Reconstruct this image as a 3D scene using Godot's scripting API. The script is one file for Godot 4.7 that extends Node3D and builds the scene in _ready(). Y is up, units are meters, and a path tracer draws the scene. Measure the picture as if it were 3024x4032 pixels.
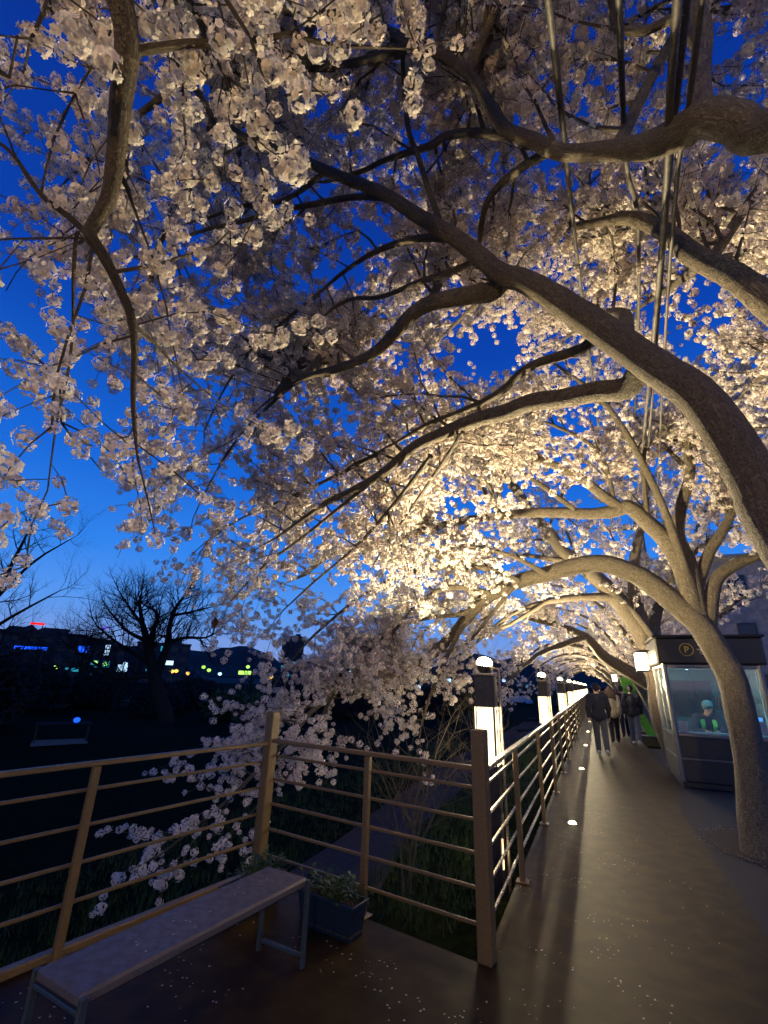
extends Node3D

# ---------------------------------------------------------------- geometry collector
class Geo:
	var v := PackedVector3Array()
	var n := PackedVector3Array()
	var c := PackedColorArray()
	var ix := PackedInt32Array()
	var uv := PackedVector2Array()
	var col := Color.WHITE
	var at_uv := Vector2.ZERO

	func vert(p: Vector3, nn: Vector3) -> int:
		v.append(p); n.append(nn); c.append(col); uv.append(at_uv)
		return v.size() - 1

	func tri_i(a: int, b: int, d: int, out: Vector3) -> void:
		if (v[b] - v[a]).cross(v[d] - v[a]).dot(out) > 0.0:
			ix.append(a); ix.append(d); ix.append(b)
		else:
			ix.append(a); ix.append(b); ix.append(d)

	func tri(a: Vector3, b: Vector3, d: Vector3, out: Vector3) -> void:
		var m := (b - a).cross(d - a).normalized()
		if m.dot(out) < 0.0: m = -m
		var i := vert(a, m); vert(b, m); vert(d, m)
		tri_i(i, i + 1, i + 2, m)

	func quad(a: Vector3, b: Vector3, d: Vector3, e: Vector3, out: Vector3) -> void:
		var m := (b - a).cross(e - a).normalized()
		if m.dot(out) < 0.0: m = -m
		var i := vert(a, m); vert(b, m); vert(d, m); vert(e, m)
		tri_i(i, i + 1, i + 2, m)
		tri_i(i, i + 2, i + 3, m)

	func box(ctr: Vector3, size: Vector3, bs := Basis.IDENTITY, ch := 0.0) -> void:
		var h := size * 0.5
		ch = minf(ch, minf(h.x, minf(h.y, h.z)) * 0.6)
		var ax := [bs.x, bs.y, bs.z]
		for a in 3:
			var b := (a + 1) % 3
			var d := (a + 2) % 3
			for s in [-1.0, 1.0]:
				var o: Vector3 = ctr + ax[a] * h[a] * s
				var u: Vector3 = ax[b] * (h[b] - ch)
				var w: Vector3 = ax[d] * (h[d] - ch)
				quad(o - u - w, o + u - w, o + u + w, o - u + w, ax[a] * s)
		if ch <= 0.0: return
		for a in 3:
			var b := (a + 1) % 3
			var d := (a + 2) % 3
			for s in [-1.0, 1.0]:
				for t in [-1.0, 1.0]:
					var l: Vector3 = ax[a] * (h[a] - ch)
					var p: Vector3 = ctr + ax[b] * h[b] * s + ax[d] * (h[d] - ch) * t
					var q: Vector3 = ctr + ax[b] * (h[b] - ch) * s + ax[d] * h[d] * t
					quad(p - l, p + l, q + l, q - l, ax[b] * s + ax[d] * t)
		for s in [-1.0, 1.0]:
			for t in [-1.0, 1.0]:
				for r in [-1.0, 1.0]:
					tri(ctr + ax[0] * h.x * s + ax[1] * (h.y - ch) * t + ax[2] * (h.z - ch) * r, ctr + ax[0] * (h.x - ch) * s + ax[1] * h.y * t + ax[2] * (h.z - ch) * r, ctr + ax[0] * (h.x - ch) * s + ax[1] * (h.y - ch) * t + ax[2] * h.z * r, ax[0] * s + ax[1] * t + ax[2] * r)

	func bar(a: Vector3, b: Vector3, w: float, t: float, ch := 0.0, up := Vector3.UP) -> void:
		var z := (b - a).normalized()
		var x := up.cross(z)
		if x.length() < 0.01: x = Vector3.RIGHT.cross(z)
		x = x.normalized()
		box((a + b) * 0.5, Vector3(w, t, (b - a).length()), Basis(x, z.cross(x), z), ch)

	func tube(pts: PackedVector3Array, rr: PackedFloat32Array, sides: int, bump := 0.0, sd := 1, open_end := false) -> void:
		var m := pts.size()
		if m < 2: return
		var rng := RandomNumberGenerator.new()
		rng.seed = sd
		var side := Vector3.ZERO
		var base := v.size()
		var run := 0.0
		var wrap := maxf(1.0, roundf(rr[0] * TAU * 1.3))
		var w := sides + 1
		for i in m:
			if i: run += pts[i].distance_to(pts[i - 1])
			var t := (pts[mini(i + 1, m - 1)] - pts[maxi(i - 1, 0)]).normalized()
			if i == 0:
				side = t.cross(Vector3.UP if absf(t.y) < 0.9 else Vector3.RIGHT).normalized()
			else:
				side = (side - t * side.dot(t)).normalized()
			var up := t.cross(side)
			var rb := rr[i] * (1.0 + bump * rng.randf_range(-1, 1))
			var r0 := 0.0
			for k in w:
				var a := TAU * k / sides
				var d := side * cos(a) + up * sin(a)
				var r := rb * (1.0 + bump * rng.randf_range(-1.2, 1.2))
				if k == 0: r0 = r
				if k == sides: r = r0
				at_uv = Vector2(wrap * k / sides, run * 1.3)
				vert(pts[i] + d * r, d)
		at_uv = Vector2.ZERO
		for i in m - 1:
			for k in sides:
				var a := base + i * w + k
				tri_i(a, a + 1, a + 1 + w, n[a])
				tri_i(a, a + 1 + w, a + w, n[a])
		if sides > 3:
			for e in ([0] if open_end else [0, m - 1]):
				var out := (pts[0] - pts[1]) if e == 0 else (pts[m - 1] - pts[m - 2])
				var ci := vert(pts[e], out.normalized())
				for k in sides:
					tri_i(ci, base + e * w + k, base + e * w + k + 1, out)

	func line(a: Vector3, b: Vector3, r0: float, r1: float, sides := 8) -> void:
		tube(PackedVector3Array([a, b]), PackedFloat32Array([r0, r1]), sides)

	func ball(ctr: Vector3, r: Vector3, seg := 10) -> void:
		var rings := maxi(4, seg / 2)
		var base := v.size()
		for i in rings + 1:
			var p := PI * i / rings
			for k in seg:
				var a := TAU * k / seg
				var d := Vector3(sin(p) * cos(a), cos(p), sin(p) * sin(a))
				vert(ctr + d * r, (d / r).normalized())
		for i in rings:
			for k in seg:
				var a := base + i * seg + k
				var b := base + i * seg + (k + 1) % seg
				if i > 0: tri_i(a, b, b + seg, n[b] + n[a])
				if i < rings - 1: tri_i(a, b + seg, a + seg, n[a + seg] + n[a])
				elif i > 0: pass
		# close the last band
		for k in seg:
			var a := base + (rings - 1) * seg + k
			tri_i(a, base + (rings - 1) * seg + (k + 1) % seg, base + rings * seg + k, n[a])

	func ring(ctr: Vector3, nx: Vector3, ny: Vector3, R: float, r: float, seg := 20) -> void:
		var pts := PackedVector3Array()
		var rr := PackedFloat32Array()
		for k in seg + 1:
			var a := TAU * k / seg
			pts.append(ctr + nx * cos(a) * R + ny * sin(a) * R); rr.append(r)
		tube(pts, rr, 6)

	func mesh() -> ArrayMesh:
		var a := []
		a.resize(Mesh.ARRAY_MAX)
		a[Mesh.ARRAY_VERTEX] = v; a[Mesh.ARRAY_NORMAL] = n; a[Mesh.ARRAY_COLOR] = c; a[Mesh.ARRAY_TEX_UV] = uv; a[Mesh.ARRAY_INDEX] = ix
		var m := ArrayMesh.new()
		if v.size(): m.add_surface_from_arrays(Mesh.PRIMITIVE_TRIANGLES, a)
		return m

# ---------------------------------------------------------------- naming helpers
var used := {}
var mat := {}

func numbered(called: String) -> String:
	var k: int = used.get(called, 0)
	used[called] = k + 1
	return called if k == 0 else "%s_%03d" % [called, k]

func tag(o: Node, label: String, category: String, group := "") -> Node:
	o.set_meta("label", label)
	o.set_meta("category", category)
	if group: o.set_meta("group", group)
	return o

func thing(called: String, label: String, category: String, where := Vector3.ZERO, turn := 0.0, group := "") -> Node3D:
	var o := Node3D.new()
	o.name = numbered(called)
	add_child(o, true)
	o.position = where
	o.rotation.y = turn
	tag(o, label, category, group)
	return o

func put(called: String, m: Mesh, material: Material, parent: Node = null, stuff := false) -> MeshInstance3D:
	var o := MeshInstance3D.new()
	var p: Node = parent if parent else self
	if parent:
		var key := called + str(parent.get_instance_id())
		var k: int = used.get(key, 0)
		used[key] = k + 1
		o.name = called if k == 0 else "%s_%03d" % [called, k]
	else:
		o.name = numbered(called)
	o.mesh = m
	o.material_override = material
	p.add_child(o, true)
	if stuff: o.set_meta("kind", "stuff")
	return o

func struct(called: String, m: Mesh, material: Material) -> MeshInstance3D:
	var o := put(called, m, material)
	o.set_meta("kind", "structure")
	return o

func dup(o: Node3D, where: Vector3, label: String) -> Node3D:
	var r: Node3D = o.duplicate()
	r.name = numbered(str(o.name).rstrip("0123456789").rstrip("_"))
	add_child(r, true)
	r.position = where
	r.set_meta("label", label)
	return r

func multi(called: String, m: Mesh, material: Material, where: Array, cols: PackedColorArray, parent: Node = null) -> void:
	if where.is_empty(): return
	var mm := MultiMesh.new()
	mm.transform_format = MultiMesh.TRANSFORM_3D
	mm.use_colors = true
	mm.mesh = m
	mm.instance_count = where.size()
	for i in where.size():
		mm.set_instance_transform(i, where[i])
		mm.set_instance_color(i, cols[i])
	var o := MultiMeshInstance3D.new()
	o.name = called if parent else numbered(called)
	o.multimesh = mm
	o.material_override = material
	o.set_meta("kind", "stuff")
	(parent if parent else self).add_child(o, true)

# ---------------------------------------------------------------- materials
func lin(r: float, g: float, b: float) -> Color:
	return Color(r, g, b).linear_to_srgb()

func simple(called: String, color: Color, rough: float, metal := 0.0) -> StandardMaterial3D:
	var m := StandardMaterial3D.new()
	m.resource_name = called
	m.albedo_color = color
	m.roughness = rough
	m.metallic = metal
	mat[called] = m
	return m

func noise_tex(sd: int, freq: float, oct: int, a: Color, b: Color, lo := 0.0, hi := 1.0, size := 512) -> NoiseTexture2D:
	var f := FastNoiseLite.new()
	f.seed = sd
	f.frequency = freq
	f.fractal_octaves = oct
	f.noise_type = FastNoiseLite.TYPE_SIMPLEX_SMOOTH
	var t := NoiseTexture2D.new()
	t.noise = f
	t.width = size; t.height = size
	t.seamless = true
	var g := Gradient.new()
	g.offsets = PackedFloat32Array([lo, hi])
	g.colors = PackedColorArray([a, b])
	t.color_ramp = g
	return t

func noisy(called: String, a: Color, b: Color, rough: float, scale: float, sd: int, bump := 0.0, freq := 0.02, world := false, rlo := -1.0) -> StandardMaterial3D:
	var m := simple(called, Color.WHITE, rough)
	m.albedo_texture = noise_tex(sd, freq, 5, a, b, 0.25, 0.75)
	m.uv1_triplanar = true
	m.uv1_world_triplanar = world
	m.uv1_scale = Vector3.ONE * scale
	if bump > 0.0:
		m.heightmap_enabled = true
		m.heightmap_texture = noise_tex(sd + 50, freq * 2.0, 4, Color.BLACK, Color.WHITE, 0.2, 0.8)
		m.heightmap_scale = bump
	if rlo >= 0.0:
		m.roughness = 1.0
		m.roughness_texture = noise_tex(sd + 90, freq * 0.4, 4, Color(rlo, rlo, rlo), Color(rough, rough, rough), 0.3, 0.7)
		m.roughness_texture_channel = BaseMaterial3D.TEXTURE_CHANNEL_RED
	return m

func glowing(called: String, color: Color, energy: float) -> StandardMaterial3D:
	var m := simple(called, color, 0.6)
	m.emission_enabled = true
	m.emission = color
	m.emission_energy_multiplier = energy
	return m

# cherry bark: brown-grey, with pale dashes (lenticels) running round the limb and dark cracks
func bark_material() -> void:
	var m := simple("bark", Color.WHITE, 0.8)
	var size := 384
	var im := Image.create(size, size, false, Image.FORMAT_RGBA8)
	var hm := Image.create(size, size, false, Image.FORMAT_RGBA8)
	var f := FastNoiseLite.new()
	f.seed = 91
	f.frequency = 1.0
	f.fractal_octaves = 4
	for y in size:
		for x in size:
			# walk round a torus so that the tile has no seam
			var a := TAU * x / size
			var b := TAU * y / size
			var p := Vector3((2.6 + cos(b) * 1.0) * cos(a), (2.6 + cos(b) * 1.0) * sin(a), sin(b) * 1.0)
			var blotch := f.get_noise_3dv(p * 1.3)
			var fine := f.get_noise_3dv(p * 9.0 + Vector3(7, 3, 1))
			var band := f.get_noise_3dv(Vector3(p.x * 1.1, p.y * 1.1, p.z * 9.0 + cos(b) * 9.0) + Vector3(20, 0, 0))
			var dash := smoothstep(0.08, 0.3, band + fine * 0.25)
			var crack := smoothstep(0.3, 0.5, f.get_noise_3dv(Vector3(p.x * 5.0, p.y * 5.0, p.z * 1.6) + Vector3(0, 40, 0)) + fine * 0.3)
			var v := clampf(0.5 + blotch * 0.55 + fine * 0.3, 0.0, 1.0)
			var c := lin(0.075, 0.06, 0.04).lerp(lin(0.19, 0.155, 0.105), v)
			c = c.lerp(lin(0.27, 0.225, 0.16), dash * 0.75).lerp(lin(0.03, 0.024, 0.018), crack * 0.8)
			im.set_pixel(x, y, c)
			var h := clampf(0.5 + fine * 0.35 + dash * 0.3 - crack * 0.5, 0.0, 1.0)
			hm.set_pixel(x, y, Color(h, h, h))
	m.albedo_texture = ImageTexture.create_from_image(im)
	m.heightmap_enabled = true
	m.heightmap_texture = ImageTexture.create_from_image(hm)
	m.heightmap_scale = 1.6

func make_materials() -> void:
	bark_material()
	noisy("dark_bark", lin(0.02, 0.017, 0.014), lin(0.04, 0.034, 0.028), 0.9, 1.0, 4, 0.0, 0.03, true)
	mat.dark_bark.metallic_specular = 0.1
	var p := simple("petal", Color.WHITE, 0.6)
	p.vertex_color_use_as_albedo = true
	p.backlight_enabled = true
	p.backlight = Color(0.8, 0.78, 0.76)
	p.cull_mode = BaseMaterial3D.CULL_DISABLED
	noisy("deck", lin(0.018, 0.0098, 0.003), lin(0.038, 0.0225, 0.0072), 0.55, 0.37, 11, 0.0, 0.02, true)
	mat.deck.metallic_specular = 0.22
	noisy("asphalt", lin(0.03, 0.031, 0.034), lin(0.052, 0.052, 0.055), 0.8, 0.9, 12, 0.12, 0.2, true)
	mat.asphalt.metallic_specular = 0.3
	noisy("grass_ground", lin(0.004, 0.007, 0.002), lin(0.011, 0.014, 0.005), 0.95, 0.25, 13, 1.0, 0.03, true)
	mat.grass_ground.metallic_specular = 0.08
	noisy("park_path", lin(0.045, 0.036, 0.03), lin(0.075, 0.06, 0.05), 0.9, 0.4, 14, 0.4, 0.05, true)
	mat.park_path.metallic_specular = 0.1
	noisy("soil", lin(0.03, 0.022, 0.015), lin(0.08, 0.06, 0.04), 0.95, 1.2, 15, 2.0, 0.05, true)
	noisy("rail_paint", lin(0.15, 0.09, 0.024), lin(0.2, 0.125, 0.036), 0.5, 2.0, 16, 0.12, 0.05, true, 0.34)
	noisy("rail_metal", lin(0.26, 0.22, 0.165), lin(0.36, 0.31, 0.23), 0.42, 2.0, 17, 0.05, 0.05, true, 0.26)
	mat.rail_metal.metallic = 0.7
	noisy("bench_wood", lin(0.095, 0.075, 0.062), lin(0.118, 0.094, 0.078), 0.6, 1.5, 18, 0.06, 0.04, true, 0.4)
	noisy("bench_steel", lin(0.03, 0.045, 0.045), lin(0.05, 0.07, 0.07), 0.4, 3.0, 19)
	noisy("planter_blue", lin(0.004, 0.013, 0.022), lin(0.007, 0.02, 0.032), 0.5, 2.0, 20)
	noisy("leaf", lin(0.02, 0.045, 0.006), lin(0.045, 0.085, 0.014), 0.55, 5.0, 21)
	mat.leaf.backlight_enabled = true
	mat.leaf.backlight = Color(0.3, 0.35, 0.1)
	noisy("lamp_body", lin(0.012, 0.011, 0.01), lin(0.022, 0.02, 0.018), 0.4, 2.0, 22)
	noisy("steel", lin(0.2, 0.19, 0.17), lin(0.27, 0.255, 0.23), 0.45, 2.0, 23, 0.0, 0.03, true, 0.36)
	mat.steel.metallic = 0.9
	noisy("booth_dark", lin(0.024, 0.024, 0.02), lin(0.029, 0.028, 0.024), 0.4, 1.5, 24)
	noisy("booth_inside", lin(0.016, 0.08, 0.1), lin(0.03, 0.11, 0.135), 0.6, 1.0, 25)
	noisy("cable_black", lin(0.05, 0.045, 0.04), lin(0.085, 0.075, 0.065), 0.6, 3.0, 26)
	noisy("concrete", lin(0.2, 0.19, 0.18), lin(0.3, 0.29, 0.27), 0.9, 0.6, 27, 0.3)
	noisy("pale_wall", lin(0.22, 0.2, 0.19), lin(0.3, 0.275, 0.26), 0.9, 0.2, 28)
	noisy("city_wall", lin(0.02, 0.024, 0.03), lin(0.04, 0.045, 0.055), 0.9, 0.05, 29)
	noisy("green_sign", lin(0.1, 0.38, 0.012), lin(0.13, 0.46, 0.02), 0.5, 1.0, 30)
	noisy("grey_panel", lin(0.3, 0.29, 0.3), lin(0.4, 0.39, 0.4), 0.5, 1.0, 31)
	simple("booth_trim", lin(0.3, 0.55, 0.58), 0.4)
	simple("purple", lin(0.1, 0.08, 0.5), 0.5)
	noisy("hill", lin(0.012, 0.016, 0.014), lin(0.03, 0.035, 0.03), 1.0, 0.01, 32, 0.0, 0.03, true)
	noisy("skin", lin(0.42, 0.24, 0.16), lin(0.5, 0.3, 0.2), 0.6, 8.0, 33)
	noisy("hair_black", lin(0.01, 0.008, 0.007), lin(0.025, 0.018, 0.014), 0.5, 12.0, 34, 0.6)
	noisy("hair_brown", lin(0.035, 0.015, 0.009), lin(0.075, 0.035, 0.02), 0.5, 12.0, 35, 0.6)
	noisy("cloth_navy", lin(0.012, 0.014, 0.024), lin(0.022, 0.026, 0.042), 0.9, 6.0, 36, 0.5)
	noisy("cloth_black", lin(0.008, 0.008, 0.009), lin(0.016, 0.016, 0.018), 0.9, 6.0, 37, 0.5)
	noisy("cloth_cream", lin(0.5, 0.45, 0.29), lin(0.62, 0.57, 0.38), 0.9, 6.0, 38, 0.6)
	noisy("cloth_grey", lin(0.055, 0.06, 0.068), lin(0.09, 0.095, 0.105), 0.9, 5.0, 39, 0.5)
	noisy("denim", lin(0.05, 0.065, 0.11), lin(0.12, 0.145, 0.2), 0.9, 4.0, 40, 0.5)
	noisy("shoe_white", lin(0.5, 0.48, 0.43), lin(0.65, 0.62, 0.56), 0.7, 6.0, 41)
	noisy("shoe_dark", lin(0.04, 0.015, 0.01), lin(0.07, 0.03, 0.02), 0.6, 6.0, 42)
	simple("hivis", lin(0.18, 0.75, 0.12), 0.6)
	simple("reflective", lin(0.6, 0.62, 0.6), 0.4)
	simple("car_white", lin(0.5, 0.52, 0.55), 0.3)
	simple("car_dark", lin(0.03, 0.03, 0.035), 0.3)
	simple("tyre", lin(0.015, 0.015, 0.015), 0.9)
	simple("dark_glass", lin(0.01, 0.012, 0.016), 0.1)
	simple("petal_fallen", lin(0.42, 0.35, 0.32), 0.8)
	simple("sign_white", lin(0.55, 0.53, 0.45), 0.6)
	simple("sign_yellow", lin(0.5, 0.36, 0.05), 0.6)
	simple("dry_leaf", lin(0.09, 0.04, 0.02), 0.8)
	var g := simple("pane", Color(0.8, 0.95, 0.95, 0.08), 0.05)
	g.transparency = BaseMaterial3D.TRANSPARENCY_ALPHA
	glowing("panel_glow", Color(1.0, 0.92, 0.74), 3.0)
	glowing("flood_glow", Color(1.0, 0.9, 0.66), 26.0)
	glowing("strip_glow", Color(1.0, 0.85, 0.6), 2.2)
	glowing("floor_glow", Color(1.0, 0.93, 0.7), 7.0)
	glowing("tube_glow", Color(0.75, 0.93, 1.0), 6.0)
	glowing("box_lamp_glow", Color(1.0, 0.92, 0.82), 6.0)
	glowing("screen_glow", Color(0.3, 0.6, 0.9), 0.9)
	glowing("led_red", Color(1.0, 0.1, 0.05), 1.6)
	glowing("lit_warm", Color(1.0, 0.8, 0.35), 1.6)
	glowing("lit_white", Color(0.75, 0.9, 1.0), 1.6)
	glowing("lit_blue", Color(0.1, 0.35, 1.0), 1.6)
	glowing("lit_teal", Color(0.2, 0.7, 0.75), 0.7)
	glowing("lit_green", Color(0.75, 1.0, 0.4), 1.5)
	glowing("lit_violet", Color(0.5, 0.25, 1.0), 1.2)
	glowing("snow_glow", Color(0.45, 0.6, 0.95), 0.03)
	mat.snow_glow.albedo_color = lin(0.04, 0.04, 0.05)
	mat.snow_glow.roughness = 1.0
	mat.snow_glow.metallic_specular = 0.05

const LIMBS_NEAR := [
	[Vector4(1.25, -0.10, -1.60, 0.190), Vector4(1.08, 0.80, -1.90, 0.150), Vector4(0.90, 1.70, -2.20, 0.122), Vector4(0.77, 2.41, -2.38, 0.104), Vector4(0.76, 2.51, -2.38, 0.102), Vector4(0.68, 2.83, -2.36, 0.095), Vector4(0.60, 3.04, -2.35, 0.091), Vector4(0.49, 3.22, -2.38, 0.088), Vector4(0.33, 3.46, -2.39, 0.085), Vector4(0.12, 3.72, -2.35, 0.079), Vector4(-0.11, 3.95, -2.28, 0.068), Vector4(-0.26, 4.05, -2.25, 0.062), Vector4(-0.41, 4.22, -2.17, 0.056), Vector4(-0.56, 4.36, -2.09, 0.050), Vector4(-0.72, 4.48, -2.01, 0.045), Vector4(-0.90, 4.62, -1.90, 0.040), Vector4(-1.15, 4.74, -1.77, 0.035), Vector4(-1.41, 4.86, -1.62, 0.030), Vector4(-1.62, 4.94, -1.49, 0.027), Vector4(-1.75, 4.99, -1.40, 0.025), Vector4(-1.87, 5.09, -1.26, 0.021), Vector4(-1.95, 5.24, -1.07, 0.016)],
	[Vector4(-0.26, 4.08, -2.32, 0.064), Vector4(-0.34, 4.06, -2.38, 0.062), Vector4(-0.53, 4.10, -2.39, 0.058), Vector4(-0.76, 4.13, -2.40, 0.053), Vector4(-0.91, 4.12, -2.44, 0.050), Vector4(-1.07, 4.06, -2.51, 0.045), Vector4(-1.25, 3.99, -2.57, 0.040), Vector4(-1.40, 3.96, -2.58, 0.036), Vector4(-1.60, 3.93, -2.57, 0.031), Vector4(-1.83, 3.90, -2.54, 0.024), Vector4(-2.07, 3.80, -2.53, 0.017)],
	[Vector4(0.42, 3.34, -2.52, 0.067), Vector4(0.35, 3.32, -2.64, 0.066), Vector4(0.21, 3.38, -2.71, 0.065), Vector4(0.02, 3.44, -2.81, 0.064), Vector4(-0.19, 3.50, -2.88, 0.061), Vector4(-0.38, 3.51, -2.96, 0.059), Vector4(-0.60, 3.53, -3.02, 0.056), Vector4(-0.87, 3.51, -3.09, 0.051), Vector4(-1.16, 3.46, -3.16, 0.045), Vector4(-1.44, 3.33, -3.25, 0.039), Vector4(-1.76, 3.22, -3.29, 0.032), Vector4(-2.03, 3.13, -3.29, 0.025), Vector4(-2.31, 2.98, -3.30, 0.018), Vector4(-2.49, 2.87, -3.29, 0.013)],
	[Vector4(0.24, 3.66, -2.50, 0.036), Vector4(0.18, 3.64, -2.59, 0.035), Vector4(0.05, 3.67, -2.67, 0.034), Vector4(-0.09, 3.70, -2.73, 0.032), Vector4(-0.22, 3.71, -2.80, 0.031), Vector4(-0.37, 3.67, -2.91, 0.029), Vector4(-0.55, 3.65, -2.99, 0.027), Vector4(-0.78, 3.64, -3.06, 0.024), Vector4(-1.03, 3.62, -3.11, 0.020), Vector4(-1.34, 3.54, -3.18, 0.015), Vector4(-1.56, 3.48, -3.21, 0.012)],
	[Vector4(-0.51, 4.37, -2.18, 0.028), Vector4(-0.72, 4.49, -2.19, 0.026), Vector4(-0.93, 4.57, -2.22, 0.023), Vector4(-1.17, 4.62, -2.27, 0.020), Vector4(-1.45, 4.63, -2.35, 0.016), Vector4(-1.76, 4.60, -2.45, 0.011)],
	[Vector4(-0.39, 4.23, -2.21, 0.025), Vector4(-0.46, 4.24, -2.28, 0.024), Vector4(-0.64, 4.28, -2.33, 0.023), Vector4(-0.85, 4.33, -2.38, 0.021), Vector4(-1.16, 4.37, -2.44, 0.017), Vector4(-1.39, 4.43, -2.43, 0.015), Vector4(-1.57, 4.42, -2.45, 0.013)],
	[Vector4(-0.59, 4.45, -2.14, 0.021), Vector4(-0.64, 4.66, -2.04, 0.020), Vector4(-0.68, 4.87, -1.92, 0.018), Vector4(-0.72, 5.05, -1.82, 0.017), Vector4(-0.69, 5.38, -1.64, 0.014), Vector4(-0.64, 5.66, -1.49, 0.012)],
	[Vector4(-0.92, 4.68, -1.96, 0.023), Vector4(-1.16, 4.77, -1.93, 0.021), Vector4(-1.45, 4.84, -1.92, 0.020), Vector4(-1.75, 4.88, -1.89, 0.018), Vector4(-2.07, 4.89, -1.86, 0.015), Vector4(-2.38, 4.89, -1.81, 0.013), Vector4(-2.64, 4.86, -1.78, 0.011)],
	[Vector4(-1.29, 4.85, -1.76, 0.020), Vector4(-1.56, 4.88, -1.83, 0.018), Vector4(-1.80, 4.91, -1.84, 0.016), Vector4(-2.03, 4.96, -1.80, 0.014), Vector4(-2.33, 4.96, -1.78, 0.011)],
	[Vector4(1.12, 0.90, -1.88, 0.130), Vector4(1.52, 2.20, -2.40, 0.120), Vector4(1.45, 3.10, -2.70, 0.110), Vector4(1.10, 3.70, -2.64, 0.079), Vector4(1.07, 3.80, -2.66, 0.076), Vector4(1.00, 3.98, -2.69, 0.071), Vector4(0.92, 4.13, -2.72, 0.067), Vector4(0.84, 4.27, -2.73, 0.062), Vector4(0.77, 4.44, -2.73, 0.056), Vector4(0.68, 4.58, -2.73, 0.050), Vector4(0.59, 4.70, -2.74, 0.045), Vector4(0.48, 4.79, -2.78, 0.039)],
	[Vector4(-1.42, 3.30, -3.19, 0.019), Vector4(-1.89, 3.14, -3.38, 0.017), Vector4(-2.40, 2.91, -3.52, 0.013), Vector4(-2.83, 2.70, -3.58, 0.010), Vector4(-3.18, 2.44, -3.65, 0.007)],
	[Vector4(-1.41, 3.48, -3.16, 0.019), Vector4(-2.05, 3.36, -3.30, 0.016), Vector4(-2.57, 3.23, -3.33, 0.013), Vector4(-3.02, 3.09, -3.32, 0.010), Vector4(-3.39, 2.89, -3.32, 0.007)],
	[Vector4(-1.90, 3.87, -2.53, 0.016), Vector4(-2.12, 3.81, -2.59, 0.015), Vector4(-2.57, 3.62, -2.72, 0.012), Vector4(-2.92, 3.39, -2.86, 0.009), Vector4(-3.18, 3.15, -2.98, 0.006)],
	[Vector4(-1.70, 4.59, -2.43, 0.017), Vector4(-2.34, 4.39, -2.53, 0.013), Vector4(-2.75, 4.14, -2.65, 0.010), Vector4(-3.10, 3.82, -2.81, 0.006)],
	[Vector4(-0.97, 3.31, -3.06, 0.020), Vector4(-1.43, 3.19, -3.54, 0.018), Vector4(-2.06, 2.94, -4.01, 0.016), Vector4(-2.70, 2.68, -4.31, 0.012), Vector4(-3.23, 2.40, -4.51, 0.008)],
	[Vector4(-0.69, 3.41, -2.96, 0.017), Vector4(-1.16, 3.37, -3.64, 0.016), Vector4(-1.71, 3.18, -4.25, 0.012), Vector4(-2.25, 2.88, -4.76, 0.008)],
]
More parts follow.
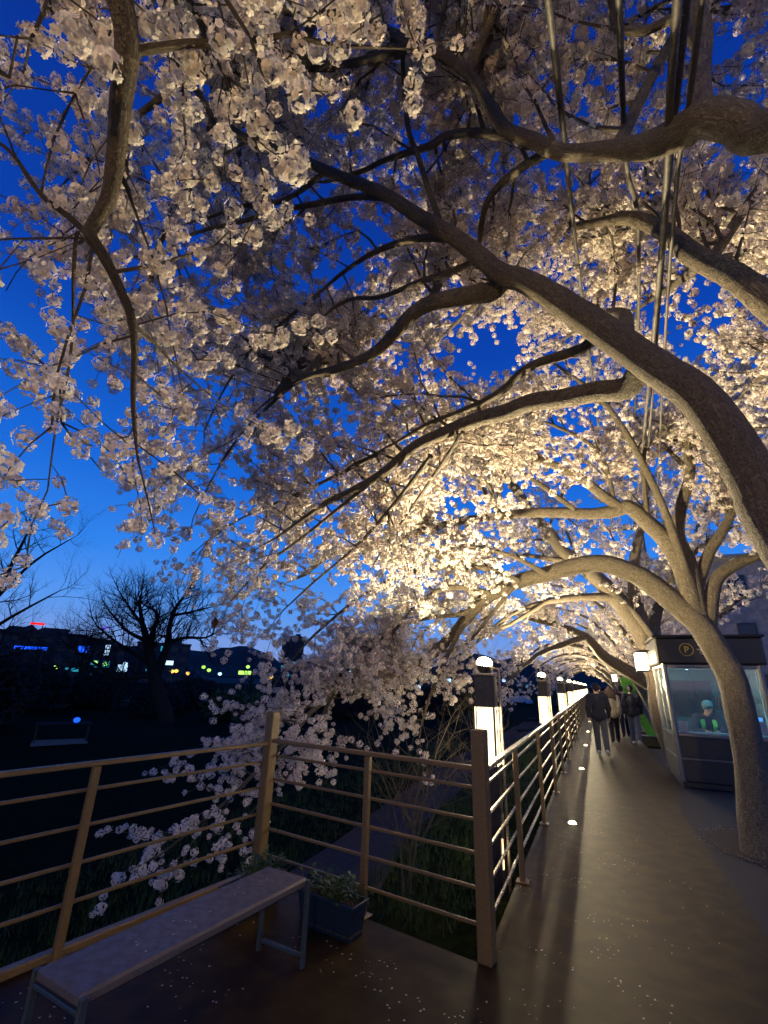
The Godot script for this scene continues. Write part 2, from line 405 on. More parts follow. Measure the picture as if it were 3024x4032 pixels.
const LIMBS_OVER := [
	[Vector4(2.00, -0.10, 0.60, 0.230), Vector4(1.90, 1.40, 0.20, 0.190), Vector4(1.60, 2.70, -0.60, 0.130), Vector4(1.20, 3.50, -1.35, 0.100), Vector4(0.89, 3.83, -1.73, 0.077), Vector4(0.81, 3.95, -1.74, 0.077), Vector4(0.72, 4.07, -1.76, 0.077), Vector4(0.65, 4.12, -1.82, 0.075), Vector4(0.53, 4.20, -1.89, 0.063), Vector4(0.40, 4.29, -1.92, 0.050), Vector4(0.23, 4.40, -1.94, 0.043), Vector4(0.12, 4.48, -1.94, 0.042), Vector4(0.01, 4.58, -1.90, 0.041), Vector4(-0.13, 4.69, -1.85, 0.038), Vector4(-0.21, 4.84, -1.75, 0.034), Vector4(-0.29, 4.96, -1.65, 0.030), Vector4(-0.40, 5.06, -1.58, 0.028), Vector4(-0.50, 5.12, -1.53, 0.026), Vector4(-0.67, 5.22, -1.51, 0.025), Vector4(-0.86, 5.30, -1.52, 0.023), Vector4(-1.11, 5.39, -1.50, 0.019), Vector4(-1.36, 5.50, -1.43, 0.015)],
	[Vector4(0.73, 4.06, -1.76, 0.051), Vector4(0.74, 4.27, -1.78, 0.049), Vector4(0.78, 4.47, -1.79, 0.046), Vector4(0.84, 4.74, -1.80, 0.042), Vector4(0.84, 4.97, -1.79, 0.038), Vector4(0.89, 5.39, -1.77, 0.029)],
	[Vector4(-0.11, 4.69, -1.88, 0.030), Vector4(-0.16, 4.72, -1.89, 0.029), Vector4(-0.35, 4.86, -1.89, 0.027), Vector4(-0.50, 4.93, -1.90, 0.025), Vector4(-0.60, 4.97, -1.94, 0.024), Vector4(-0.77, 5.03, -1.96, 0.022), Vector4(-0.95, 5.09, -1.98, 0.019), Vector4(-1.15, 5.13, -2.01, 0.017), Vector4(-1.46, 5.19, -2.01, 0.012)],
	[Vector4(0.10, 4.56, -1.98, 0.029), Vector4(0.07, 4.58, -2.00, 0.029), Vector4(-0.06, 4.64, -2.07, 0.027), Vector4(-0.21, 4.70, -2.17, 0.024), Vector4(-0.32, 4.72, -2.28, 0.022), Vector4(-0.39, 4.71, -2.43, 0.020)],
	[Vector4(0.80, 4.57, -1.81, 0.025), Vector4(0.74, 4.77, -1.74, 0.022), Vector4(0.69, 4.82, -1.75, 0.022), Vector4(0.60, 4.90, -1.79, 0.021), Vector4(0.49, 5.01, -1.78, 0.020), Vector4(0.48, 5.14, -1.72, 0.018), Vector4(0.45, 5.31, -1.63, 0.015)],
	[Vector4(-0.43, 5.11, -1.58, 0.013), Vector4(-0.45, 5.19, -1.55, 0.013), Vector4(-0.38, 5.37, -1.51, 0.011), Vector4(-0.30, 5.62, -1.44, 0.008)],
	[Vector4(-0.22, 4.92, -1.77, 0.014), Vector4(-0.23, 5.00, -1.75, 0.013), Vector4(-0.20, 5.18, -1.71, 0.012), Vector4(-0.11, 5.42, -1.68, 0.010), Vector4(-0.04, 5.65, -1.64, 0.008)],
	[Vector4(1.75, 2.20, 0.00, 0.160), Vector4(1.10, 3.60, 0.90, 0.130), Vector4(0.20, 4.00, 1.00, 0.110), Vector4(-0.55, 3.90, 0.35, 0.080), Vector4(-0.88, 3.40, -0.26, 0.035), Vector4(-0.93, 3.35, -0.29, 0.034), Vector4(-0.95, 3.31, -0.35, 0.032), Vector4(-0.98, 3.26, -0.40, 0.031), Vector4(-1.06, 3.19, -0.46, 0.029), Vector4(-1.13, 3.12, -0.52, 0.026), Vector4(-1.20, 3.03, -0.57, 0.022), Vector4(-1.28, 2.97, -0.59, 0.019), Vector4(-1.29, 2.95, -0.60, 0.019), Vector4(-1.30, 2.93, -0.66, 0.017), Vector4(-1.32, 2.89, -0.74, 0.015), Vector4(-1.34, 2.83, -0.82, 0.014), Vector4(-1.39, 2.76, -0.89, 0.012), Vector4(-1.46, 2.65, -0.97, 0.010), Vector4(-1.51, 2.53, -1.05, 0.007), Vector4(-1.54, 2.45, -1.11, 0.005)],
	[Vector4(-1.18, 3.13, -0.56, 0.010), Vector4(-1.18, 3.11, -0.60, 0.008), Vector4(-1.19, 3.09, -0.63, 0.005)],
	[Vector4(-1.36, 2.84, -0.83, 0.007), Vector4(-1.40, 2.86, -0.96, 0.006), Vector4(-1.44, 2.87, -1.10, 0.005), Vector4(-1.46, 2.87, -1.31, 0.004)],
	[Vector4(-1.31, 2.99, -0.62, 0.012), Vector4(-1.33, 2.99, -0.61, 0.011), Vector4(-1.37, 3.03, -0.56, 0.010), Vector4(-1.43, 3.08, -0.50, 0.008), Vector4(-1.48, 3.18, -0.41, 0.006), Vector4(-1.54, 3.21, -0.36, 0.004)],
	[Vector4(-1.37, 3.01, -0.60, 0.006), Vector4(-1.39, 2.99, -0.61, 0.006), Vector4(-1.48, 2.93, -0.68, 0.006), Vector4(-1.58, 2.84, -0.77, 0.005), Vector4(-1.68, 2.73, -0.85, 0.005), Vector4(-1.82, 2.56, -0.94, 0.004), Vector4(-1.94, 2.36, -1.04, 0.003)],
	[Vector4(-1.35, 2.99, -0.62, 0.004), Vector4(-1.39, 2.99, -0.60, 0.004), Vector4(-1.47, 2.99, -0.57, 0.004), Vector4(-1.61, 2.98, -0.51, 0.003), Vector4(-1.72, 2.96, -0.47, 0.003)],
]
const LIMBS_BOOTH := [
	[Vector4(1.51, -0.05, -7.24, 0.233), Vector4(1.53, 0.28, -7.31, 0.205), Vector4(1.59, 0.88, -7.39, 0.167), Vector4(1.60, 1.43, -7.42, 0.165), Vector4(1.59, 1.84, -7.43, 0.161), Vector4(1.48, 2.20, -7.44, 0.157), Vector4(1.39, 2.45, -7.43, 0.155), Vector4(1.27, 2.62, -7.43, 0.152), Vector4(1.11, 2.81, -7.43, 0.148), Vector4(0.84, 3.11, -7.42, 0.142), Vector4(0.57, 3.29, -7.40, 0.137), Vector4(0.28, 3.39, -7.37, 0.132), Vector4(-0.04, 3.38, -7.35, 0.126), Vector4(-0.50, 3.27, -7.33, 0.117), Vector4(-0.91, 3.17, -7.26, 0.110), Vector4(-1.32, 2.95, -7.12, 0.100), Vector4(-1.52, 2.77, -7.04, 0.094), Vector4(-1.69, 2.56, -6.97, 0.087), Vector4(-1.85, 2.35, -6.88, 0.081), Vector4(-2.03, 2.15, -6.77, 0.074), Vector4(-2.26, 1.91, -6.53, 0.065), Vector4(-2.67, 1.72, -6.09, 0.049), Vector4(-3.00, 1.57, -5.65, 0.036)],
	[Vector4(-2.65, 1.72, -6.04, 0.047), Vector4(-2.99, 1.57, -5.64, 0.040), Vector4(-3.18, 1.34, -5.31, 0.035), Vector4(-3.32, 1.00, -4.98, 0.028), Vector4(-3.44, 0.75, -4.68, 0.023), Vector4(-3.58, 0.51, -4.45, 0.018), Vector4(-3.76, 0.29, -4.23, 0.014), Vector4(-4.01, 0.04, -4.01, 0.009)],
	[Vector4(1.39, 2.45, -7.43, 0.129), Vector4(1.33, 2.68, -7.43, 0.127), Vector4(1.28, 3.24, -7.38, 0.122), Vector4(1.15, 3.64, -7.34, 0.118), Vector4(0.95, 3.93, -7.30, 0.110), Vector4(0.74, 4.17, -7.22, 0.101), Vector4(0.56, 4.14, -7.24, 0.096), Vector4(0.24, 4.13, -7.24, 0.088), Vector4(-0.14, 4.18, -7.20, 0.081), Vector4(-0.65, 4.21, -7.13, 0.075), Vector4(-1.10, 4.17, -7.03, 0.069), Vector4(-1.65, 4.11, -6.88, 0.063), Vector4(-2.21, 3.95, -6.70, 0.057), Vector4(-2.62, 3.79, -6.54, 0.052), Vector4(-3.01, 3.65, -6.33, 0.046), Vector4(-3.48, 3.50, -6.02, 0.038), Vector4(-3.81, 3.15, -5.81, 0.031)],
	[Vector4(1.38, 2.53, -7.43, 0.111), Vector4(1.38, 3.31, -7.42, 0.096), Vector4(1.31, 3.71, -7.40, 0.088), Vector4(1.39, 4.10, -7.33, 0.079), Vector4(1.57, 4.59, -7.20, 0.066), Vector4(1.57, 5.11, -7.05, 0.053)],
	[Vector4(1.44, 2.41, -7.43, 0.104), Vector4(1.64, 3.05, -7.49, 0.087), Vector4(1.92, 3.29, -7.48, 0.076), Vector4(2.31, 3.45, -7.48, 0.061), Vector4(2.76, 3.78, -7.43, 0.042)],
	[Vector4(1.40, 2.50, -7.43, 0.092), Vector4(1.36, 2.81, -7.48, 0.087), Vector4(1.63, 3.44, -7.47, 0.073), Vector4(1.84, 3.74, -7.43, 0.064), Vector4(2.07, 4.17, -7.37, 0.053), Vector4(2.22, 4.80, -7.25, 0.039)],
	[Vector4(0.74, 4.17, -7.20, 0.081), Vector4(0.65, 4.16, -7.21, 0.080), Vector4(0.43, 4.35, -7.15, 0.075), Vector4(0.08, 4.69, -7.02, 0.067), Vector4(-0.52, 5.02, -6.84, 0.055), Vector4(-1.12, 5.22, -6.65, 0.044), Vector4(-1.58, 5.42, -6.44, 0.034), Vector4(-2.20, 5.48, -6.20, 0.022)],
	[Vector4(-1.29, 2.93, -6.97, 0.055), Vector4(-1.65, 3.01, -6.74, 0.046), Vector4(-2.01, 2.91, -6.51, 0.037), Vector4(-2.35, 2.55, -6.26, 0.025), Vector4(-2.54, 2.22, -6.07, 0.016)],
	[Vector4(-0.89, 3.14, -7.10, 0.049), Vector4(-1.26, 3.30, -6.92, 0.043), Vector4(-1.77, 3.32, -6.69, 0.037), Vector4(-2.27, 3.22, -6.44, 0.030), Vector4(-2.70, 3.03, -6.21, 0.024), Vector4(-3.09, 2.73, -5.97, 0.017)],
	[Vector4(-3.03, 2.77, -5.99, 0.023), Vector4(-3.46, 2.25, -5.64, 0.018), Vector4(-3.69, 1.81, -5.37, 0.014), Vector4(-3.79, 1.47, -5.18, 0.011), Vector4(-3.89, 1.11, -4.93, 0.008)],
	[Vector4(-2.51, 2.25, -6.08, 0.022), Vector4(-2.93, 1.84, -5.75, 0.018), Vector4(-3.21, 1.49, -5.45, 0.014), Vector4(-3.40, 1.13, -5.17, 0.011), Vector4(-3.46, 0.80, -4.95, 0.008)],
	[Vector4(-3.05, 1.50, -5.51, 0.023), Vector4(-3.13, 1.18, -5.36, 0.019), Vector4(-3.18, 0.80, -5.18, 0.014), Vector4(-3.35, 0.54, -4.92, 0.010), Vector4(-3.44, 0.39, -4.74, 0.007)],
	[Vector4(-0.49, 3.23, -7.12, 0.041), Vector4(-0.97, 3.49, -6.89, 0.034), Vector4(-1.54, 3.61, -6.64, 0.027), Vector4(-2.05, 3.52, -6.42, 0.020), Vector4(-2.49, 3.33, -6.22, 0.014)],
	[Vector4(-1.29, 2.93, -6.97, 0.041), Vector4(-1.68, 2.64, -6.81, 0.034), Vector4(-2.10, 2.56, -6.57, 0.027), Vector4(-2.50, 2.40, -6.31, 0.020), Vector4(-2.82, 2.10, -6.07, 0.013)],
	[Vector4(-0.89, 3.14, -7.10, 0.035), Vector4(-1.34, 2.65, -7.15, 0.026), Vector4(-1.71, 2.24, -7.15, 0.019), Vector4(-2.06, 2.04, -7.10, 0.014)],
	[Vector4(-1.63, 2.54, -6.75, 0.040), Vector4(-1.91, 1.95, -6.60, 0.028), Vector4(-2.07, 1.52, -6.46, 0.020), Vector4(-2.16, 1.13, -6.32, 0.012)],
]
const LIMBS_TREE_D := [
	[Vector4(1.75, -0.10, -13.60, 0.360), Vector4(1.37, 0.97, -13.31, 0.267), Vector4(1.39, 1.77, -13.25, 0.261), Vector4(1.33, 2.39, -13.17, 0.257), Vector4(1.24, 2.81, -13.11, 0.248), Vector4(1.05, 3.24, -13.03, 0.234), Vector4(0.70, 3.80, -12.91, 0.215), Vector4(0.33, 4.27, -12.78, 0.198), Vector4(-0.05, 4.68, -12.64, 0.181), Vector4(-0.41, 4.98, -12.51, 0.166), Vector4(-0.69, 5.46, -12.31, 0.150), Vector4(-1.04, 5.93, -12.07, 0.135), Vector4(-1.41, 6.62, -11.69, 0.113), Vector4(-1.60, 6.96, -11.47, 0.102), Vector4(-1.81, 7.10, -11.35, 0.095), Vector4(-3.00, 7.34, -10.85, 0.062)],
	[Vector4(1.24, 2.81, -13.09, 0.168), Vector4(1.13, 3.82, -13.09, 0.142), Vector4(1.28, 4.85, -12.97, 0.114), Vector4(1.59, 5.75, -12.78, 0.086), Vector4(1.80, 6.64, -12.53, 0.059)],
	[Vector4(1.32, 2.60, -13.20, 0.145), Vector4(1.60, 3.49, -13.27, 0.121), Vector4(2.07, 4.27, -13.26, 0.096), Vector4(2.50, 4.81, -13.21, 0.075), Vector4(3.25, 5.32, -13.12, 0.045)],
	[Vector4(0.70, 3.79, -12.81, 0.115), Vector4(-0.04, 3.79, -12.67, 0.098), Vector4(-0.92, 3.68, -12.47, 0.078), Vector4(-1.82, 3.32, -12.23, 0.056), Vector4(-2.51, 2.73, -12.00, 0.035)],
	[Vector4(-0.05, 4.68, -12.65, 0.072), Vector4(-0.82, 4.81, -12.44, 0.060), Vector4(-1.71, 4.87, -12.15, 0.046), Vector4(-2.65, 4.50, -11.89, 0.030)],
	[Vector4(-0.91, 3.67, -12.41, 0.058), Vector4(-1.83, 3.08, -12.17, 0.049), Vector4(-2.71, 2.72, -11.85, 0.040), Vector4(-3.55, 2.14, -11.44, 0.031), Vector4(-4.12, 1.49, -11.06, 0.022)],
	[Vector4(-1.80, 3.30, -12.06, 0.052), Vector4(-2.52, 3.38, -11.65, 0.043), Vector4(-3.23, 3.22, -11.23, 0.033), Vector4(-3.81, 2.64, -10.81, 0.022)],
]
const LIMBS_TREE_E := [
	[Vector4(2.10, -0.10, -17.20, 0.340), Vector4(2.00, 0.70, -17.00, 0.300), Vector4(1.73, 1.64, -16.71, 0.233), Vector4(1.45, 1.85, -16.68, 0.220), Vector4(0.76, 2.29, -16.59, 0.189), Vector4(0.28, 2.62, -16.50, 0.167), Vector4(-0.12, 3.17, -16.36, 0.134), Vector4(-0.97, 3.52, -16.17, 0.090), Vector4(-1.73, 3.69, -15.98, 0.060)],
	[Vector4(1.44, 1.84, -16.54, 0.165), Vector4(1.41, 2.84, -16.64, 0.131), Vector4(1.36, 3.82, -16.67, 0.098), Vector4(1.10, 4.86, -16.66, 0.060)],
	[Vector4(-0.12, 3.16, -16.23, 0.102), Vector4(-0.89, 2.87, -16.07, 0.083), Vector4(-1.59, 2.57, -15.88, 0.066), Vector4(-2.30, 1.93, -15.63, 0.043)],
]
const LIMBS_BARE := [
	[Vector4(-23.01, -1.05, -22.07, 0.455), Vector4(-23.11, -0.66, -22.01, 0.439), Vector4(-23.50, 0.32, -21.67, 0.394), Vector4(-23.87, 1.52, -21.31, 0.341), Vector4(-24.09, 2.33, -21.05, 0.305), Vector4(-24.33, 3.46, -20.71, 0.207), Vector4(-24.55, 4.49, -20.33, 0.133), Vector4(-24.69, 5.54, -19.99, 0.079), Vector4(-24.65, 6.08, -19.93, 0.056)],
	[Vector4(-24.17, 2.74, -20.95, 0.193), Vector4(-24.32, 4.02, -20.98, 0.139), Vector4(-24.28, 4.69, -21.11, 0.109), Vector4(-24.40, 5.24, -21.02, 0.085), Vector4(-24.81, 5.53, -20.63, 0.057)],
	[Vector4(-23.80, 1.52, -21.39, 0.274), Vector4(-23.63, 2.35, -21.44, 0.238), Vector4(-23.41, 3.52, -21.44, 0.189), Vector4(-23.38, 4.26, -21.30, 0.158), Vector4(-23.14, 5.35, -21.24, 0.112), Vector4(-22.82, 6.02, -21.35, 0.080), Vector4(-22.57, 6.48, -21.44, 0.057)],
	[Vector4(-23.86, 1.42, -21.33, 0.164), Vector4(-24.11, 1.51, -20.88, 0.150), Vector4(-24.73, 1.37, -19.71, 0.113), Vector4(-25.13, 1.83, -18.87, 0.088), Vector4(-25.49, 2.37, -18.01, 0.062), Vector4(-25.80, 2.89, -17.15, 0.037)],
	[Vector4(-23.61, 3.31, -21.53, 0.126), Vector4(-23.38, 3.53, -21.62, 0.118), Vector4(-22.64, 3.78, -22.00, 0.096), Vector4(-21.58, 3.82, -22.55, 0.067), Vector4(-20.79, 4.33, -22.84, 0.043)],
	[Vector4(-24.33, 3.46, -20.71, 0.124), Vector4(-25.32, 3.95, -20.14, 0.089), Vector4(-25.97, 4.56, -19.75, 0.062), Vector4(-26.42, 5.08, -19.48, 0.042)],
	[Vector4(-24.51, 4.29, -20.41, 0.111), Vector4(-25.05, 5.38, -19.56, 0.065), Vector4(-25.30, 5.97, -19.12, 0.041)],
	[Vector4(-23.18, 5.01, -21.22, 0.099), Vector4(-22.24, 5.27, -21.69, 0.068), Vector4(-21.46, 5.52, -22.04, 0.043)],
	[Vector4(-24.22, 2.32, -20.90, 0.137), Vector4(-24.64, 2.88, -19.85, 0.102), Vector4(-24.98, 3.51, -18.78, 0.068), Vector4(-25.20, 4.12, -17.88, 0.039)],
	[Vector4(-23.40, 3.84, -21.42, 0.084), Vector4(-23.33, 3.77, -20.68, 0.054), Vector4(-23.22, 3.95, -20.41, 0.041)],
]

# ---------------------------------------------------------------- blossom and branches
func add_flower(g: Geo, ctr: Vector3, axis: Vector3, r: float, spin: float, tint: float, heart: Vector3) -> void:
	var x := axis.cross(Vector3(0.31, 0.92, 0.23)).normalized()
	var y := axis.cross(x)
	var out := (axis + (ctr - heart).normalized() * 0.8).normalized()
	for k in 5:
		var a := spin + TAU * k / 5.0
		var d := x * cos(a) + y * sin(a)
		var e := y * cos(a) - x * sin(a)
		g.col = Color(0.68, 0.56, 0.48)
		var i := g.vert(ctr, (out + d * 0.1).normalized())
		g.col = Color(0.88, 0.855, 0.8) * tint
		g.vert(ctr + d * r * 0.68 + e * r * 0.46 + axis * r * 0.22, (out + d * 0.3 + e * 0.35).normalized())
		g.vert(ctr + d * r * 1.0 + axis * r * 0.38, (out - d * 0.2).normalized())
		g.vert(ctr + d * r * 0.68 - e * r * 0.46 + axis * r * 0.22, (out + d * 0.3 - e * 0.35).normalized())
		g.tri_i(i, i + 1, i + 2, out)
		g.tri_i(i, i + 2, i + 3, out)

func cluster_mesh(sd: int, count: int, R: float, fr: float) -> ArrayMesh:
	var rng := RandomNumberGenerator.new()
	rng.seed = sd
	var g := Geo.new()
	for k in count:
		var yy := 1.0 - 2.0 * (k + 0.5) / count
		var a := k * 2.39996 + rng.randf_range(-0.4, 0.4)
		var q := sqrt(1.0 - yy * yy)
		var d := Vector3(q * cos(a), yy * 0.9, q * sin(a)).normalized()
		var p := d * R * rng.randf_range(0.72, 1.15)
		var ax := (d + Vector3(rng.randf_range(-1, 1), rng.randf_range(-1, 1), rng.randf_range(-1, 1)) * 0.5).normalized()
		add_flower(g, p, ax, fr * rng.randf_range(0.8, 1.1), rng.randf() * TAU, rng.randf_range(0.9, 1.0), Vector3.ZERO)
	return g.mesh()

var cluster_near: Array[ArrayMesh] = []
var cluster_far: Array[ArrayMesh] = []
var eye := Vector3(0, 1.68, 0)
var ahead := Vector3(-0.379, 0.342, -0.86)
var gap_noise := FastNoiseLite.new()
var bare_under: Array[Vector3] = []   # places on heavy limbs, whose undersides carry no blossom

func smooth_limb(l: Array, sub: int) -> Array:
	var pts := PackedVector3Array()
	var rr := PackedFloat32Array()
	var m := l.size()
	for i in m - 1:
		var a: Vector4 = l[maxi(i - 1, 0)]
		var b: Vector4 = l[i]
		var c: Vector4 = l[i + 1]
		var d: Vector4 = l[mini(i + 2, m - 1)]
		for s in sub:
			var t := float(s) / sub
			var p := Vector3(b.x, b.y, b.z).cubic_interpolate(Vector3(c.x, c.y, c.z), Vector3(a.x, a.y, a.z), Vector3(d.x, d.y, d.z), t)
			pts.append(p); rr.append(lerpf(b.w, c.w, t))
	var e: Vector4 = l[m - 1]
	pts.append(Vector3(e.x, e.y, e.z)); rr.append(e.w)
	return [pts, rr]

func rnd(rng: RandomNumberGenerator) -> Vector3:
	return Vector3(rng.randfn(0, 0.577), rng.randfn(0, 0.577), rng.randfn(0, 0.577))

# limbs: arrays of Vector4 (place, radius). o: sd, step, len, twig, size, droop, gap, keep, low
func cherry(called: String, label: String, limbs: Array, o: Dictionary) -> void:
	var rng := RandomNumberGenerator.new()
	rng.seed = o.sd
	var f: Vector4 = limbs[0][0]
	var base := Vector3(f.x, maxf(f.y, 0.0), f.z)
	var t := thing(called, label, "cherry tree", base, 0.0, "cherry trees in blossom along the path")
	var twigs := Geo.new()
	var spots: Array = []
	var far: bool = o.get("far", false)
	for li in limbs.size():
		var s := smooth_limb(limbs[li], 2 if far else 4)
		var pts: PackedVector3Array = s[0]
		var rr: PackedFloat32Array = s[1]
		var lg := Geo.new()
		var rel := PackedVector3Array()
		for p in pts: rel.append(p - base)
		lg.tube(rel, rr, (8 if far else 14) if rr[0] > 0.05 else 7, 0.018, li + 5)
		if rr[0] > 0.07 and not far:
			for k in 3:
				var at := rng.randi_range(2, pts.size() - 3)
				var dd := rnd(rng).normalized()
				lg.ball(rel[at] + dd * rr[at] * 0.75, Vector3.ONE * rr[at] * rng.randf_range(0.32, 0.5), 8)
		put("trunk" if li == 0 else "limb", lg.mesh(), mat.bark, t)
		# side branches, twigs and blossom
		var run := 0.0
		var next := 0.0
		for i in range(1, pts.size()):
			run += pts[i].distance_to(pts[i - 1])
			if rr[i] > o.get("thick", 0.085): continue
			var tang := (pts[i] - pts[i - 1]).normalized()
			var q := float(i) / pts.size()
			while next < run:
				next += o.step * rng.randf_range(0.6, 1.4)
				if pts[i].y < o.low: continue
				var perp := rnd(rng)
				perp = (perp - tang * perp.dot(tang)).normalized()
				perp.y += o.get("up", 0.1)
				if rr[i] > 0.02 and perp.y < 0.15: perp.y = absf(perp.y) + 0.3
				var dir := (tang * rng.randf_range(0.3, 1.0) + perp * 0.9).normalized()
				var len: float = o.len * rng.randf_range(0.45, 1.15) * lerpf(1.15, 0.75, q) * clampf(o.get("thin", 0.32) + rr[i] * 13.0, 0.35, 1.0)
				side_branch(pts[i], dir, len, minf(rr[i] * 0.5, 0.014), o, rng, twigs, spots, base)
		var tip := pts.size() - 1
		side_branch(pts[tip], (pts[tip] - pts[tip - 1]).normalized(), o.len * 0.35, rr[tip], o, rng, twigs, spots, base)
	if o.has("dry"):
		# a few withered leaves left on a thin twig
		var d: Array = o.dry
		twigs.tube(PackedVector3Array([d[2] - base, d[1] - base, d[0] - base]), PackedFloat32Array([0.004, 0.003, 0.002]), 4)
		for k in 4:
			var lf := Geo.new()
			var tip: Vector3 = d[0] - base + rnd(rng) * 0.03 + Vector3.DOWN * 0.09
			var mid: Vector3 = (d[0] - base + tip) * 0.5
			var sd := rnd(rng).normalized() * 0.03
			lf.tri(d[0] - base, mid + sd, mid - sd + rnd(rng) * 0.01, Vector3.BACK)
			lf.tri(tip, mid + sd, mid - sd, Vector3.BACK)
			put("dry_leaf", lf.mesh(), mat.dry_leaf, t)
	put("twigs", twigs.mesh(), mat.bark, t, true)
	# the clusters that show largest are parts, the rest one mass
	var keep: int = o.get("keep", 0)
	var order: Array = []
	if keep:
		for i in spots.size():
			var p: Vector3 = spots[i].origin + base
			var d := p - eye
			var big := 0.0
			if d.normalized().dot(ahead) > 0.62: big = spots[i].basis.x.length() / d.length()
			order.append(Vector2(big, i))
		order.sort_custom(func(a, b): return a.x > b.x)
		order.resize(mini(keep, order.size()))
	var own := {}
	for e in order:
		var i := int(e.y)
		own[i] = true
		var b := put("blossom_cluster", cluster_near[i % cluster_near.size()], mat.petal, t)
		b.transform = spots[i]
	var kinds := cluster_far if far else cluster_near
	for kk in kinds.size():
		var where: Array = []
		var cols := PackedColorArray()
		for i in spots.size():
			if i % kinds.size() != kk or own.has(i): continue
			where.append(spots[i])
			var w := rng.randf_range(0.86, 1.0)
			cols.append(Color(w, w * rng.randf_range(0.95, 1.0), w * rng.randf_range(0.95, 1.0)))
		multi("blossoms" if kk == 0 else "blossoms_%03d" % kk, kinds[kk], mat.petal, where, cols, t)
	prints(called, spots.size())

func side_branch(p0: Vector3, d0: Vector3, len: float, r0: float, o: Dictionary, rng: RandomNumberGenerator, twigs: Geo, spots: Array, base: Vector3) -> void:
	var seg := 0.16 if not o.get("far", false) else 0.3
	var count := maxi(2, int(len / seg))
	var p := p0
	var d := d0
	var pts := PackedVector3Array([p - base])
	var rr := PackedFloat32Array([r0])
	var had := spots.size()
	for k in count:
		d = (d + rnd(rng) * 0.28 + Vector3.DOWN * o.droop * (0.3 + float(k) / count)).normalized()
		p += d * seg
		if not allowed(p): break
		if k > 0 and not o.get("far", false) and under_limb(p): break
		pts.append(p - base)
		rr.append(lerpf(r0, 0.003, float(k + 1) / count))
		blossom_at(p, 0.03, o, rng, spots, base)
		if k == 0: continue
		if gap_noise.get_noise_3dv(p) < o.gap: continue
		for j in int(o.twig) + (1 if rng.randf() < o.twig - floorf(o.twig) else 0):
			twig(p, d, rng.randf_range(0.12, 0.5), o, rng, twigs, spots, base)
	if pts.size() < 4 and pts.size() < count + 1:
		spots.resize(had)   # pruned close to the limb
		return
	twigs.tube(pts, rr, 4)
	twig(p, d, 0.4, o, rng, twigs, spots, base)

func twig(p0: Vector3, along: Vector3, len: float, o: Dictionary, rng: RandomNumberGenerator, twigs: Geo, spots: Array, base: Vector3) -> void:
	var d := (along * 0.5 + rnd(rng) * 0.8).normalized()
	var p := p0
	var step: float = o.space
	var pts := PackedVector3Array([p - base])
	var rr := PackedFloat32Array([0.004])
	for k in maxi(1, int(len / step)):
		d = (d + rnd(rng) * 0.25 + Vector3.DOWN * o.droop * 1.6).normalized()
		p += d * step
		if not allowed(p): break
		if not o.get("far", false) and under_limb(p): break
		pts.append(p - base); rr.append(0.0025)
		if rng.randf() < 0.85: blossom_at(p, 0.03, o, rng, spots, base)
	if pts.size() > 1: twigs.tube(pts, rr, 3)

func allowed(p: Vector3) -> bool:
	if p.distance_squared_to(eye) < 2.9: return false
	if p.y < 2.15 and p.x > -0.95: return false
	if p.x > 0.9 and p.x < 3.2 and p.z < -10.6 and p.z > -13.5 and p.y < 3.1: return false
	if p.y < 2.0 and p.z > -4.5 and p.x > -3.3 - (p.z + 4.16) * 0.18: return false
	if absf(p.x + 1.05) < 0.45 and p.y < 2.3: return false
	return p.y > -0.6

func under_limb(p: Vector3) -> bool:
	for c in bare_under:
		var dy: float = c.y - p.y
		if dy > -0.02 and dy < 0.95:
			var r := 0.1 + 0.62 * dy
			var dx: float = p.x - c.x
			var dz: float = p.z - c.z
			if dx * dx + dz * dz < r * r: return true
	return false

func blossom_at(p: Vector3, off: float, o: Dictionary, rng: RandomNumberGenerator, spots: Array, base: Vector3) -> void:
	if not allowed(p): return
	if not o.get("far", false) and under_limb(p): return
	var s: float = o.size * (0.62 + 0.55 * rng.randf())
	var b := Basis(rnd(rng).normalized(), rng.randf() * TAU).scaled(Vector3(s, s, s) * Vector3(1, rng.randf_range(0.8, 1.1), 1))
	spots.append(Transform3D(b, p - base + rnd(rng) * off))

func high_limbs(from: Array, to: Array, rng: RandomNumberGenerator) -> Array:
	var l: Array = []
	for e in to:
		# each leaves a limb of its own choice among the nearer places
		var order := from.duplicate()
		order.sort_custom(func(a, b): return (a as Vector3).distance_to(e) < (b as Vector3).distance_to(e))
		var s: Vector3 = order[mini(rng.randi_range(0, 5), order.size() - 1)]
		var m := s.lerp(e, 0.33) + Vector3(0, 0.35, 0) + rnd(rng) * 0.2
		var k := s.lerp(e, 0.67) + Vector3(0, 0.3, 0) + rnd(rng) * 0.25
		l.append([Vector4(s.x, s.y, s.z, 0.036), Vector4(m.x, m.y, m.z, 0.03), Vector4(k.x, k.y, k.z, 0.022), Vector4(e.x, e.y, e.z, 0.008)])
	return l

